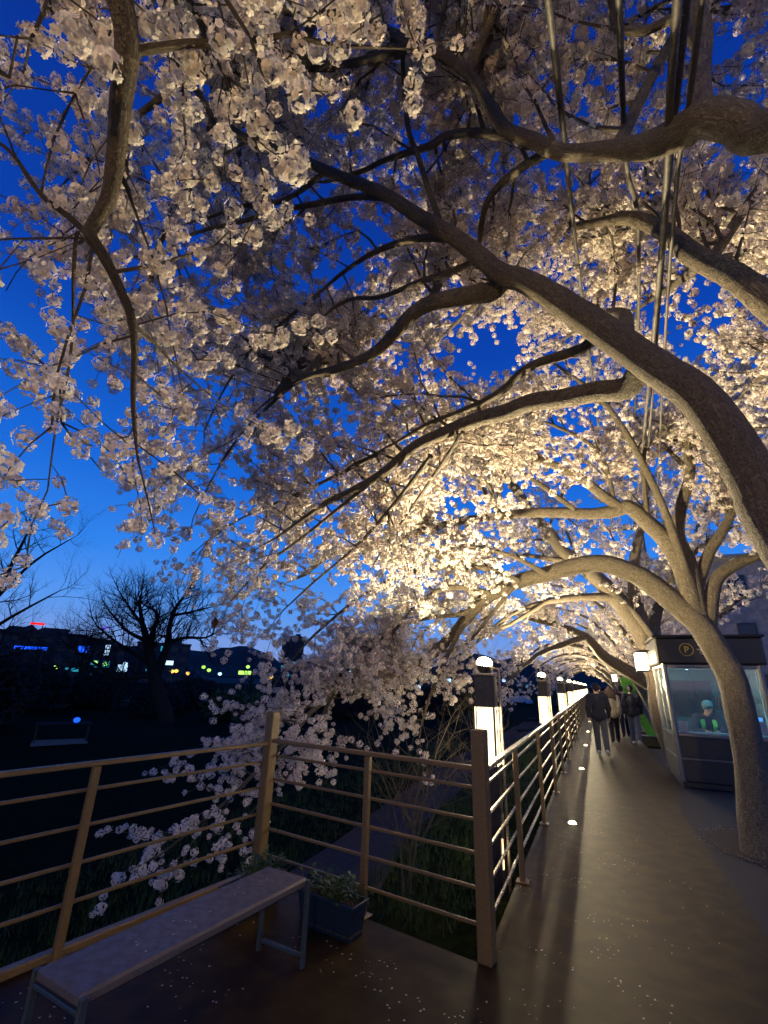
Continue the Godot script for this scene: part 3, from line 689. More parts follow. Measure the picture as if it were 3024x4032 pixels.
func arch_limbs(x0: float, z0: float, rng: RandomNumberGenerator, low: bool) -> Array:
	var l: Array = []
	var j := func(x: float, y: float, r: float, zz: float) -> Vector4:
		return Vector4(x + rng.randf_range(-0.15, 0.15), y + rng.randf_range(-0.12, 0.12), z0 + zz + rng.randf_range(-0.15, 0.15), r)
	var za := rng.randf_range(-0.8, 0.8)
	if low:
		l.append([Vector4(x0, -0.15, z0, 0.24), j.call(x0 - 0.15, 0.8, 0.2, 0), j.call(x0 - 0.6, 1.8, 0.16, za * 0.2), j.call(1.0, 2.6, 0.13, za * 0.4), j.call(0.2, 3.15, 0.11, za * 0.6), j.call(-0.9, 3.45, 0.08, za), j.call(-2.1, 3.2, 0.05, za), j.call(-3.0, 2.5, 0.03, za), j.call(-3.7, 1.6, 0.012, za)])
	else:
		l.append([Vector4(x0, -0.15, z0, 0.2), j.call(x0 - 0.1, 1.0, 0.16, 0), j.call(x0 - 0.3, 2.2, 0.12, 0), j.call(x0 - 0.5, 3.2, 0.08, 0)])
	l.append([j.call(x0 - 0.35, 1.4, 0.1, 0), j.call(1.3, 2.8, 0.09, -za), j.call(0.6, 4.0, 0.07, -za), j.call(-0.5, 4.8, 0.05, -za), j.call(-1.9, 5.0, 0.03, -za), j.call(-3.2, 4.5, 0.01, -za)])
	l.append([j.call(x0 - 0.3, 1.6, 0.09, 0), j.call(x0 - 0.4, 3.0, 0.07, za), j.call(x0 - 0.7, 4.5, 0.045, za), j.call(x0 - 0.9, 5.9, 0.015, za)])
	l.append([j.call(x0 - 0.1, 1.5, 0.09, 0), j.call(x0 + 0.7, 2.8, 0.07, 0), j.call(x0 + 1.7, 3.8, 0.04, 0), j.call(x0 + 2.7, 4.3, 0.012, 0)])
	return l

func bare_tree(called: String, label: String, limbs: Array, sd: int, reach: float, step: float) -> Node3D:
	var rng := RandomNumberGenerator.new()
	rng.seed = sd
	var f: Vector4 = limbs[0][0]
	var base := Vector3(f.x, f.y, f.z)
	var t := thing(called, label, "bare tree", base, 0.0, "leafless trees in the park")
	var g := Geo.new()
	for li in limbs.size():
		var s := smooth_limb(limbs[li], 3)
		var pts: PackedVector3Array = s[0]
		var rr: PackedFloat32Array = s[1]
		var lg := Geo.new()
		var rel := PackedVector3Array()
		for p in pts: rel.append(p - base)
		lg.tube(rel, rr, 8, 0.06, li)
		put("trunk" if li == 0 else "limb", lg.mesh(), mat.dark_bark, t)
		var next := 0.0
		var run := 0.0
		for i in range(1, pts.size()):
			run += pts[i].distance_to(pts[i - 1])
			if i < pts.size() * (0.5 if li == 0 else 0.25): next = run; continue
			var tang := (pts[i] - pts[i - 1]).normalized()
			while next < run:
				next += step
				var perp := rnd(rng)
				perp = (perp - tang * perp.dot(tang)).normalized()
				bare_branch(pts[i] - base, (tang * 0.7 + perp).normalized(), reach * rng.randf_range(0.5, 1.1), minf(rr[i] * 0.5, reach * 0.018), 2, rng, g)
		bare_branch(pts[-1] - base, (pts[-1] - pts[-2]).normalized(), reach * 0.7, rr[-1], 2, rng, g)
	put("twigs", g.mesh(), mat.dark_bark, t, true)
	return t

func bare_branch(p0: Vector3, d0: Vector3, len: float, r: float, level: int, rng: RandomNumberGenerator, g: Geo) -> void:
	var n := 4
	var pts := PackedVector3Array([p0])
	var rr := PackedFloat32Array([r])
	var p := p0
	var d := d0
	for k in n:
		d = (d + rnd(rng) * 0.22 + Vector3.UP * 0.08).normalized()
		p += d * len / n
		pts.append(p)
		rr.append(lerpf(r, r * 0.35, float(k + 1) / n))
		if level > 0:
			for j in 2:
				var perp := rnd(rng)
				perp = (perp - d * perp.dot(d)).normalized()
				bare_branch(p, (d * 0.9 + perp * 0.8).normalized(), len * rng.randf_range(0.3, 0.55), rr[-1] * 0.6, level - 1, rng, g)
	g.tube(pts, rr, 3)

# ---------------------------------------------------------------- bodies: smooth unions of tapered capsules, meshed as surface nets
func body(bones: Array, cell: float, k: float, into: Geo) -> void:
	var lo := Vector3.INF
	var hi := -Vector3.INF
	for b in bones:
		var m: float = maxf(b[2], b[3]) + cell * 2.0
		lo = lo.min(b[0] - Vector3.ONE * m).min(b[1] - Vector3.ONE * m)
		hi = hi.max(b[0] + Vector3.ONE * m).max(b[1] + Vector3.ONE * m)
	var nx := int((hi.x - lo.x) / cell) + 2
	var ny := int((hi.y - lo.y) / cell) + 2
	var nz := int((hi.z - lo.z) / cell) + 2
	var f := PackedFloat32Array()
	f.resize(nx * ny * nz)
	f.fill(10.0)
	for b in bones:
		var a: Vector3 = b[0]
		var c: Vector3 = b[1]
		var ra: float = b[2]
		var rb: float = b[3]
		var m: float = maxf(ra, rb) + k + cell * 1.5
		var l0 := ((a.min(c) - Vector3.ONE * m - lo) / cell)
		var h0 := ((a.max(c) + Vector3.ONE * m - lo) / cell)
		var ac := c - a
		var aa := maxf(ac.length_squared(), 1e-8)
		for z in range(maxi(0, int(l0.z)), mini(nz, int(h0.z) + 1)):
			for y in range(maxi(0, int(l0.y)), mini(ny, int(h0.y) + 1)):
				for x in range(maxi(0, int(l0.x)), mini(nx, int(h0.x) + 1)):
					var p := lo + Vector3(x, y, z) * cell
					var t := clampf((p - a).dot(ac) / aa, 0.0, 1.0)
					var d := p.distance_to(a + ac * t) - lerpf(ra, rb, t)
					var i := (z * ny + y) * nx + x
					var e := f[i]
					var h := maxf(k - absf(d - e), 0.0) / k
					f[i] = minf(d, e) - h * h * k * 0.25
	var ids := {}
	var first := into.v.size()
	var off := [0, 1, nx, nx + 1, nx * ny, nx * ny + 1, nx * ny + nx, nx * ny + nx + 1]
	var edges := [[0, 1], [2, 3], [4, 5], [6, 7], [0, 2], [1, 3], [4, 6], [5, 7], [0, 4], [1, 5], [2, 6], [3, 7]]
	for z in nz - 1:
		for y in ny - 1:
			for x in nx - 1:
				var i := (z * ny + y) * nx + x
				var any := 0
				for q in 8:
					if f[i + off[q]] < 0.0: any += 1
				if any == 0 or any == 8: continue
				var s := Vector3.ZERO
				var cnt := 0
				for e in edges:
					var va := f[i + off[e[0]]]
					var vb := f[i + off[e[1]]]
					if (va < 0.0) == (vb < 0.0): continue
					var t := va / (va - vb)
					var pa := Vector3(e[0] & 1, (e[0] >> 1) & 1, e[0] >> 2)
					var pb := Vector3(e[1] & 1, (e[1] >> 1) & 1, e[1] >> 2)
					s += pa.lerp(pb, t)
					cnt += 1
				var grad := Vector3(f[i + off[1]] - f[i], f[i + off[2]] - f[i], f[i + off[4]] - f[i])
				grad += Vector3(f[i + off[7]] - f[i + off[6]], f[i + off[7]] - f[i + off[5]], f[i + off[7]] - f[i + off[3]])
				ids[i] = into.vert(lo + (Vector3(x, y, z) + s / cnt) * cell, grad.normalized())
	var st := [1, nx, nx * ny]
	for i in ids.keys():
		for a in 3:
			var s0: int = st[a]
			if (f[i] < 0.0) == (f[i + s0] < 0.0): continue
			var s1: int = st[(a + 1) % 3]
			var s2: int = st[(a + 2) % 3]
			if not (ids.has(i - s1) and ids.has(i - s2) and ids.has(i - s1 - s2)): continue
			var o := Vector3.ZERO
			o[a] = 1.0 if f[i] < 0.0 else -1.0
			into.tri_i(ids[i], ids[i - s1], ids[i - s1 - s2], o)
			into.tri_i(ids[i], ids[i - s1 - s2], ids[i - s2], o)

func hand_bones(wrist: Vector3, down: Vector3, fwd: Vector3, side: Vector3) -> Array:
	var b: Array = []
	var palm := wrist + down * 0.05
	b.append([wrist, palm + fwd * 0.02, 0.021, 0.022])
	b.append([wrist, palm - fwd * 0.02, 0.021, 0.02])
	var lens := [0.07, 0.08, 0.075, 0.058]
	for k in 4:
		var r := palm + down * 0.03 + fwd * (0.03 - 0.02 * k)
		var m: Vector3 = r + down * lens[k] * 0.55 + side * 0.006
		b.append([r - down * 0.03, r, 0.01, 0.0095])
		b.append([r, m, 0.0095, 0.009])
		b.append([m, m + (down * 0.75 + side * 0.65).normalized() * lens[k] * 0.5, 0.009, 0.0075])
	var tb := wrist + down * 0.02 + fwd * 0.024
	var tm := tb + (down * 0.7 + fwd * 0.6).normalized() * 0.04
	b.append([tb, tm, 0.011, 0.01])
	b.append([tm, tm + (down * 0.9 + side * 0.4).normalized() * 0.028, 0.01, 0.008])
	return b

# a person in a joint pose; j holds joints in metres in the person's own frame (facing -z)
func person(called: String, label: String, where: Vector3, turn: float, j: Dictionary, w: Dictionary) -> Node3D:
	var t := thing(called, label, "person", where, turn)
	var g := Geo.new()
	var hip: Vector3 = j.hip
	var chest: Vector3 = j.chest
	var neck: Vector3 = j.neck
	var head: Vector3 = j.head
	var rt := (j.shoulder_r - j.shoulder_l as Vector3).normalized()
	var b: Array = [
		[hip - rt * 0.06, hip + rt * 0.06, 0.115, 0.115], [hip, chest, 0.115, 0.125], [chest - rt * 0.09, chest + rt * 0.09, 0.1, 0.1],
		[chest, neck, 0.1, 0.052], [j.shoulder_l, j.shoulder_r, 0.06, 0.06], [neck, head, 0.05, 0.055],
	]
	for s in ["l", "r"]:
		b.append([j["shoulder_" + s], j["elbow_" + s], 0.048, 0.038])
		b.append([j["elbow_" + s], j["wrist_" + s], 0.038, 0.024])
		b.append([j["hip_" + s], j["knee_" + s], 0.085, 0.055])
		b.append([j["knee_" + s], j["ankle_" + s], 0.055, 0.035])
		b.append([j["ankle_" + s], j["toe_" + s], 0.035, 0.028])
	body(b, 0.02, 0.04, g)
	var look: Vector3 = j.look
	var hr := look.cross(Vector3.UP).normalized()
	var up := hr.cross(look)
	var hb: Array = [
		[head + up * 0.035 - look * 0.015, head + up * 0.03 + look * 0.015, 0.085, 0.078], [head - up * 0.03 + look * 0.02, head - up * 0.075 + look * 0.045, 0.062, 0.04],
		[head + look * 0.085 + up * 0.02, head + look * 0.108 - up * 0.022, 0.01, 0.015],
		[head - hr * 0.08, head - hr * 0.086 + up * 0.02 - look * 0.01, 0.012, 0.016], [head + hr * 0.08, head + hr * 0.086 + up * 0.02 - look * 0.01, 0.012, 0.016],
		[head - hr * 0.018 + look * 0.088 - up * 0.05, head + hr * 0.018 + look * 0.088 - up * 0.05, 0.009, 0.009],
		[neck + up * 0.02, head - up * 0.04, 0.05, 0.052],
	]
	body(hb, 0.009, 0.02, g)
	for s in ["l", "r"]:
		var wr: Vector3 = j["wrist_" + s]
		var dn: Vector3 = (wr - j["elbow_" + s] as Vector3).normalized()
		var inw := rt * (1.0 if s == "l" else -1.0)
		var fw := inw.cross(dn).normalized() * (1.0 if s == "l" else -1.0)
		if fw.dot(look) < 0.0: fw = -fw
		body(hand_bones(wr, dn, fw, inw), 0.006, 0.008, g)
	put("body", g.mesh(), mat.skin, t)
	for s in [-1.0, 1.0]:
		var ey := Geo.new()
		ey.ball(head + look * 0.082 + hr * 0.032 * s + up * 0.012, Vector3.ONE * 0.011, 8)
		put("eye", ey.mesh(), mat.dark_glass, t)
	var h := Geo.new()
	var hair: Array = [[head + up * 0.05 - look * 0.025, head + up * 0.045 + look * 0.005, 0.092, 0.085], [head + up * 0.01 - look * 0.05, head - up * 0.045 - look * 0.045, 0.07, 0.055], [head + up * 0.03 - hr * 0.07 - look * 0.02, head - hr * 0.075 - up * 0.02 - look * 0.025, 0.03, 0.02], [head + up * 0.03 + hr * 0.07 - look * 0.02, head + hr * 0.075 - up * 0.02 - look * 0.025, 0.03, 0.02]]
	if w.get("long", false):
		for q in 5:
			var x := (q - 2) * 0.05
			hair.append([head + hr * x - look * 0.05, neck + hr * x * 1.35 - look * (0.09 - absf(x) * 0.3) - up * (0.13 + 0.02 * (q % 2)), 0.06, 0.045])
	body(hair, 0.012, 0.03, h)
	put("hair", h.mesh(), mat[w.hair], t)
	var top := Geo.new()
	var loose: float = w.get("loose", 0.0)
	var hem: Vector3 = hip.lerp(chest, 0.02)
	var tb: Array = [[hem - rt * 0.06, hem + rt * 0.06, 0.135 + loose, 0.135 + loose], [hem, chest, 0.14 + loose, 0.15 + loose], [chest - rt * 0.09, chest + rt * 0.09, 0.12, 0.12], [j.shoulder_l, j.shoulder_r, 0.08, 0.08], [chest, neck.lerp(chest, 0.12), 0.12, 0.07]]
	for s in ["l", "r"]:
		tb.append([j["shoulder_" + s], j["elbow_" + s], 0.075 + loose * 0.5, 0.064 + loose * 0.5])
		tb.append([j["elbow_" + s], (j["wrist_" + s] as Vector3).lerp(j["elbow_" + s], 0.04), 0.062 + loose * 0.5, 0.045])
	body(tb, 0.02, 0.04, top)
	put(w.get("top_name", "sweater"), top.mesh(), mat[w.top], t)
	var tr := Geo.new()
	var lb: Array = [[hip - rt * 0.07 - Vector3(0, 0.02, 0), hip + rt * 0.07 - Vector3(0, 0.02, 0), 0.13, 0.13]]
	for s in ["l", "r"]:
		lb.append([j["hip_" + s], j["knee_" + s], 0.1, 0.078])
		lb.append([j["knee_" + s], (j["ankle_" + s] as Vector3) + Vector3(0, 0.0, 0), 0.076, 0.062])
	body(lb, 0.02, 0.03, tr)
	put("trousers", tr.mesh(), mat[w.legs], t)
	for s in ["l", "r"]:
		var sh := Geo.new()
		var an: Vector3 = j["ankle_" + s]
		var toe: Vector3 = j["toe_" + s]
		var bk := (an - toe).normalized()
		body([[an + bk * 0.03 - Vector3(0, 0.03, 0), toe, 0.05, 0.04], [an, an - Vector3(0, 0.03, 0), 0.045, 0.05]], 0.014, 0.02, sh)
		put("shoe", sh.mesh(), mat[w.shoes], t)
	return t

# walking away, one foot forward; ph = stride length signed (left foot forward when positive)
func walk_joints(height: float, ph: float, wide: float) -> Dictionary:
	var k := height / 1.74
	var j := {}
	j.hip = Vector3(0, 0.93, 0) * k
	j.chest = Vector3(0, 1.27, -0.02) * k
	j.neck = Vector3(0, 1.47, -0.02) * k
	j.head = Vector3(0, 1.625, -0.045) * k
	j.look = Vector3(0.1, -0.12, -1).normalized()
	for s in ["l", "r"]:
		var x := -1.0 if s == "l" else 1.0
		var f := ph if s == "l" else -ph
		j["shoulder_" + s] = Vector3(x * 0.175 * wide, 1.41, -0.01) * k
		j["elbow_" + s] = Vector3(x * 0.235 * wide, 1.14, 0.03 + f * 0.25) * k
		j["wrist_" + s] = Vector3(x * 0.235 * wide, 0.91, -0.04 + f * 0.45) * k
		j["hip_" + s] = Vector3(x * 0.085, 0.9, 0) * k
		j["knee_" + s] = Vector3(x * 0.09, 0.5, -0.05 - f * 0.45) * k
		j["ankle_" + s] = Vector3(x * 0.085, 0.095 if f > 0 else 0.15, -f * 0.95 + (0.0 if f > 0 else 0.04)) * k
		j["toe_" + s] = (j["ankle_" + s] as Vector3) + Vector3(x * 0.02, -0.052 if f > 0 else -0.1, -0.14) * k
	return j

# ---------------------------------------------------------------- places
func smoothf(a: float, b: float, x: float) -> float:
	var t := clampf((x - a) / (b - a), 0.0, 1.0)
	return t * t * (3.0 - 2.0 * t)

var land := FastNoiseLite.new()

func ground_y(x: float, z: float) -> float:
	var s := smoothf(-1.15, -5.8, x)
	return lerpf(-0.16, -1.75, s) + land.get_noise_2d(x, z) * 0.16 * s

func at_bearing(az: float, dist: float, y: float) -> Vector3:
	var a := deg_to_rad(az)
	return Vector3(sin(a) * dist, y, -cos(a) * dist)

func make_sky() -> PanoramaSkyMaterial:
	# clear dusk: deep blue overhead, paler towards the horizon, a faint pink afterglow low in the west
	var w := 512
	var h := 256
	var im := Image.create(w, h, false, Image.FORMAT_RGBAF)
	var els := [0.0, 3.0, 7.0, 13.0, 22.0, 38.0, 60.0, 90.0]
	var cl := [Color(0.27, 0.33, 0.66), Color(0.2, 0.34, 0.76), Color(0.1, 0.32, 0.88), Color(0.033, 0.235, 0.86), Color(0.01, 0.14, 0.7), Color(0.0035, 0.055, 0.42), Color(0.003, 0.026, 0.25), Color(0.003, 0.018, 0.18)]
	for y in h:
		var el := 90.0 - 180.0 * (y + 0.5) / h
		var e := maxf(el, 0.0)
		var k := 0
		while k < 6 and e > els[k + 1]: k += 1
		var t := clampf((e - els[k]) / (els[k + 1] - els[k]), 0.0, 1.0)
		var c: Color = (cl[k] as Color).lerp(cl[k + 1], t)
		for x in w:
			var lon := (x + 0.5) / w * TAU
			# the centre of the picture looks along -z
			var az := rad_to_deg(lon) - 180.0
			var d := absf(az + 28.0)
			if d > 180.0: d = 360.0 - d
			var g := exp(-pow(d / 55.0, 2.0)) * exp(-pow(e / 6.0, 2.0))
			im.set_pixel(x, y, Color(c.r + 0.34 * g, c.g + 0.1 * g, c.b - 0.06 * g))
	var m := PanoramaSkyMaterial.new()
	m.panorama = ImageTexture.create_from_image(im)
	return m

func omni(where: Vector3, color: Color, energy: float, size: float, parent: Node) -> void:
	var l := OmniLight3D.new()
	l.light_color = color
	l.light_energy = energy
	l.light_size = size
	l.omni_range = 60.0
	l.omni_attenuation = 2.0
	l.shadow_enabled = true
	l.position = where
	parent.add_child(l, true)

func area(where: Vector3, yaw: float, pitch: float, size: Vector2, color: Color, energy: float, parent: Node) -> void:
	var l := AreaLight3D.new()
	l.light_color = color
	l.light_energy = energy
	l.area_size = size
	l.area_range = 40.0
	l.area_attenuation = 2.0
	l.shadow_enabled = true
	l.position = where
	l.rotation = Vector3(pitch, yaw, 0)
	parent.add_child(l, true)

const WARM := Color(1.0, 0.91, 0.72)
const FLOOD := 58.0

func lamp(z: float, label: String, detail: bool) -> void:
	var t := thing("lantern_column", label, "lamp post", Vector3(-1.08, 0, z), 0.0, "lantern columns along the railing")
	var b := Geo.new()
	b.box(Vector3(0, 0.31, 0), Vector3(0.2, 2.9, 0.2), Basis.IDENTITY, 0.008)
	put("column", b.mesh(), mat.lamp_body, t)
	var cap := Geo.new()
	cap.box(Vector3(0, 1.772, 0), Vector3(0.25, 0.022, 0.25), Basis.IDENTITY, 0.004)
	put("cap", cap.mesh(), mat.rail_metal, t)
	for s in 4:
		var q := Basis(Vector3.UP, s * PI / 2)
		var p := Geo.new()
		p.box(q * Vector3(0, 1.18, 0.104), Vector3(0.17, 0.54, 0.012) if s % 2 == 0 else Vector3(0.012, 0.54, 0.17))
		put("lantern_panel", p.mesh(), mat.panel_glow, t)
		var g := Geo.new()
		for bar in [[-0.085, -0.37, -0.085, 0.37], [0.085, -0.37, 0.085, 0.37], [-0.085, 0.37, 0.085, 0.37], [-0.085, -0.37, 0.085, -0.37], [-0.06, -0.34, -0.06, 0.34], [0.06, -0.34, 0.06, 0.34], [-0.06, 0.34, 0.06, 0.34], [-0.06, -0.34, 0.06, -0.34],
				[-0.085, 0.305, -0.035, 0.305], [-0.035, 0.305, -0.035, 0.37], [0.085, 0.305, 0.035, 0.305], [0.035, 0.305, 0.035, 0.37], [-0.085, -0.305, -0.035, -0.305], [-0.035, -0.305, -0.035, -0.37], [0.085, -0.305, 0.035, -0.305], [0.035, -0.305, 0.035, -0.37],
				[-0.06, 0.07, -0.025, 0.07], [-0.025, 0.07, -0.025, -0.07], [-0.025, -0.07, -0.06, -0.07], [0.06, 0.07, 0.025, 0.07], [0.025, 0.07, 0.025, -0.07], [0.025, -0.07, 0.06, -0.07]]:
			g.bar(q * Vector3(bar[0], 1.18 + bar[1] * 0.72, 0.1125), q * Vector3(bar[2], 1.18 + bar[3] * 0.72, 0.1125), 0.0035, 0.004)
		put("lattice", g.mesh(), mat.lamp_body, t)
		if detail: area(q * Vector3(0, 1.18, 0.13), PI + s * PI / 2, 0, Vector2(0.17, 0.54), WARM, 0.85, t)
	if detail:
		var st := Geo.new()
		st.box(Vector3(0.103, 0.17, 0.045), Vector3(0.01, 0.24, 0.03))
		put("light_strip", st.mesh(), mat.strip_glow, t)
		omni(Vector3(0.16, 0.17, 0.045), WARM, 0.02, 0.03, t)
		var pp := Geo.new()
		pp.line(Vector3(0.135, -1.0, -0.06), Vector3(0.135, 1.83, -0.06), 0.016, 0.016)
		pp.line(Vector3(0.135, 1.83, -0.06), Vector3(0.02, 1.84, 0.0), 0.014, 0.014)
		put("conduit", pp.mesh(), mat.rail_metal, t)
	var y := Geo.new()
	for s in [-1.0, 1.0]:
		y.bar(Vector3(0.09 * s - 0.02, 1.78, 0), Vector3(0.09 * s - 0.02, 1.9, 0), 0.006, 0.025)
	y.line(Vector3(-0.11, 1.87, 0), Vector3(0.07, 1.87, 0), 0.006, 0.006)
	put("bracket", y.mesh(), mat.rail_metal, t)
	var hs := Geo.new()
	var ax := Vector3(0.32, 0.88, 0.22).normalized()
	var c := Vector3(-0.02, 1.85, 0)
	hs.tube(PackedVector3Array([c - ax * 0.06, c - ax * 0.045, c, c + ax * 0.05]), PackedFloat32Array([0.03, 0.055, 0.074, 0.078]), 16, 0.0, 1, true)
	put("flood_housing", hs.mesh(), mat.lamp_body, t)
	var gl := Geo.new()
	gl.ball(c + ax * 0.045, Vector3(0.085, 0.062, 0.085), 14)
	put("flood_lens", gl.mesh(), mat.flood_glow, t)
	omni(c + ax * 0.018, WARM, FLOOD, 0.04, t)

func railing(called: String, label: String, a: Vector3, b: Vector3, posts: Array, heights: Array, post_mat: Material, rail_mat: Material, thick: Array, out: Vector3) -> void:
	var t := thing(called, label, "railing", a, 0.0, "railings round the deck and along the path")
	var d := b - a
	for h in heights.size():
		var g := Geo.new()
		var up := Vector3(0, heights[h], 0)
		if h == 0: g.bar(up, d + up, 0.055, 0.032, 0.006)
		else: g.bar(up + out * 0.035, d + up + out * 0.035, 0.022, 0.022, 0.005)
		put("top_rail" if h == 0 else "rail", g.mesh(), rail_mat, t)
	for q in posts:
		var p := Geo.new()
		p.box(d * q + Vector3(0, heights[0] * 0.5 - 0.012, 0), Vector3(0.045, heights[0] - 0.012, 0.05), Basis(Vector3.UP, atan2(d.x, d.z)), 0.005)
		var fl := Geo.new()
		fl.box(d * q + Vector3(0, 0.006, 0), Vector3(0.11, 0.012, 0.11), Basis(Vector3.UP, atan2(d.x, d.z)), 0.003)
		var m := put("post", p.mesh(), post_mat, t)
		put("base_plate", fl.mesh(), post_mat, m)
	for q in thick:
		var p := Geo.new()
		p.box(d * q + Vector3(0, 0.68, 0), Vector3(0.1, 1.36, 0.1), Basis(Vector3.UP, atan2(d.x, d.z)), 0.008)
		put("corner_post", p.mesh(), post_mat, t)

func plank_strip(called: String, pts: Array, width: Array, y0: float, m: Material, on_land: bool) -> void:
	var g := Geo.new()
	for i in pts.size() - 1:
		for s in 6:
			var q: Array = []
			for e in 2:
				var u := (s + e) / 6.0
				var p: Vector3 = (pts[i] as Vector3).lerp(pts[i + 1], u)
				var w: float = lerpf(width[i], width[i + 1], u)
				for x in 5:
					var v := Vector3(p.x + w * (x / 4.0 - 0.5), 0, p.z)
					v.y = ground_y(v.x, v.z) + y0 if on_land else y0
					q.append(v)
			for x in 4: g.quad(q[x], q[x + 1], q[x + 6], q[x + 5], Vector3.UP)
	struct(called, g.mesh(), m)

func ridge(called: String, az0: float, az1: float, dist: float, prof: Callable, depth: float) -> void:
	var g := Geo.new()
	var n := 160
	var rows := [[0.0, 0.0], [0.25, 0.3], [0.55, 0.8], [0.75, 1.0], [1.3, 0.7], [2.0, 0.0]]
	var prev: Array = []
	for i in n + 1:
		var az := lerpf(az0, az1, float(i) / n)
		var h: float = prof.call(az)
		var cur: Array = []
		for r in rows:
			var k: float = r[1]
			cur.append(at_bearing(az, dist + depth * r[0], -3.0 + (h + 3.0) * k + land.get_noise_2d(az * 9.0, r[0] * 40.0) * h * 0.12 * k))
		if i:
			for r in rows.size() - 1: g.quad(prev[r], cur[r], cur[r + 1], prev[r + 1], Vector3.UP)
		prev = cur
	struct(called, g.mesh(), mat.hill)

func far_building(label: String, az: float, dist: float, w: float, d: float, h: float, floors: int, cols: int, lit: Array, lit_mat: Material) -> Node3D:
	var t := thing("far_building", label, "building", at_bearing(az, dist, -2.2), -deg_to_rad(az), "far buildings across the park")
	var g := Geo.new()
	g.box(Vector3(0, h * 0.5, 0), Vector3(w, h, d))
	put("wall", g.mesh(), mat.city_wall, t)
	var r := Geo.new()
	r.box(Vector3(0, h + 0.25, 0), Vector3(w + 0.4, 0.5, d + 0.4))
	r.box(Vector3(w * 0.2, h + 1.3, 0), Vector3(w * 0.25, 1.7, d * 0.4))
	put("roof", r.mesh(), mat.city_wall, t)
	for f in floors:
		for c in cols:
			var on: bool = lit.has(f * cols + c)
			var p := Geo.new()
			p.box(Vector3((c + 0.5) / cols * w - w * 0.5, (f + 0.55) / floors * h, d * 0.5 + 0.04), Vector3(w / cols * 0.6, h / floors * 0.5, 0.08))
			put("window", p.mesh(), lit_mat if on else mat.lamp_body, t)
	return t

func far_lamp(label: String, az: float, dist: float, el: float, m: Material, size: float) -> void:
	var y := 1.68 + dist * tan(deg_to_rad(el))
	var gy := minf(-2.0, y - 1.5)
	var t := thing("far_street_lamp", label, "street lamp", at_bearing(az, dist, gy), 0.0, "street lamps beyond the park")
	var p := Geo.new()
	p.line(Vector3.ZERO, Vector3(0, y - gy, 0), 0.09, 0.06, 6)
	put("pole", p.mesh(), mat.lamp_body, t)
	var g := Geo.new()
	g.ball(Vector3(0, y - gy, 0), Vector3(size, size * 0.8, size), 8)
	put("lamp_head", g.mesh(), m, t)

func far_sign(label: String, az: float, dist: float, el: float, w: float, h: float, m: Material) -> void:
	var y := 1.68 + dist * tan(deg_to_rad(el))
	var gy := minf(-2.2, y - h)
	var t := thing("lit_sign", label, "lit sign", at_bearing(az, dist, gy), -deg_to_rad(az), "lit signs beyond the park")
	var p := Geo.new()
	p.box(Vector3(-w * 0.3, (y - gy) * 0.5, -0.15), Vector3(0.25, y - gy, 0.2))
	p.box(Vector3(w * 0.3, (y - gy) * 0.5, -0.15), Vector3(0.25, y - gy, 0.2))
	put("support", p.mesh(), mat.lamp_body, t)
	var g := Geo.new()
	g.box(Vector3(0, y - gy, 0), Vector3(w * 0.75, h * 0.7, 0.2), Basis.IDENTITY, 0.04)
	put("sign_face", g.mesh(), m, t)

func car(label: String, where: Vector3, turn: float, paint: Material) -> void:
	var t := thing("parked_car", label, "car", where, turn, "cars parked beyond the park")
	var g := Geo.new()
	var prof := [Vector2(-2.1, 0.3), Vector2(-2.15, 0.75), Vector2(-1.95, 0.95), Vector2(-1.5, 1.02), Vector2(-1.0, 1.42), Vector2(0.4, 1.46), Vector2(1.1, 1.02), Vector2(2.0, 0.85), Vector2(2.15, 0.6), Vector2(2.1, 0.3)]
	for i in prof.size() - 1:
		var a: Vector2 = prof[i]
		var b: Vector2 = prof[i + 1]
		g.quad(Vector3(-0.85, a.y, a.x), Vector3(0.85, a.y, a.x), Vector3(0.85, b.y, b.x), Vector3(-0.85, b.y, b.x), Vector3(0, 0.5, (a.x + b.x) * 0.5))
		for s in [-0.85, 0.85]:
			g.tri(Vector3(s, 0.5, 0), Vector3(s, a.y, a.x), Vector3(s, b.y, b.x), Vector3(s, 0, 0))
	put("body", g.mesh(), paint, t)
	var w := Geo.new()
	w.quad(Vector3(-0.7, 1.0, -1.54), Vector3(0.7, 1.0, -1.54), Vector3(0.65, 1.36, -1.1), Vector3(-0.65, 1.36, -1.1), Vector3(0, 0.6, -1))
	put("rear_window", w.mesh(), mat.dark_glass, t)
	for s in [-1.0, 1.0]:
		for e in [-1.3, 1.35]:
			var y := Geo.new()
			y.line(Vector3(0.7 * s, 0.31, e), Vector3(0.88 * s, 0.31, e), 0.31, 0.31, 14)
			put("wheel", y.mesh(), mat.tyre, t)
		var l := Geo.new()
		l.box(Vector3(0.65 * s, 0.8, -2.12), Vector3(0.32, 0.14, 0.1))
		put("tail_lamp", l.mesh(), mat.led_red if paint == mat.car_dark else mat.shoe_dark, t)

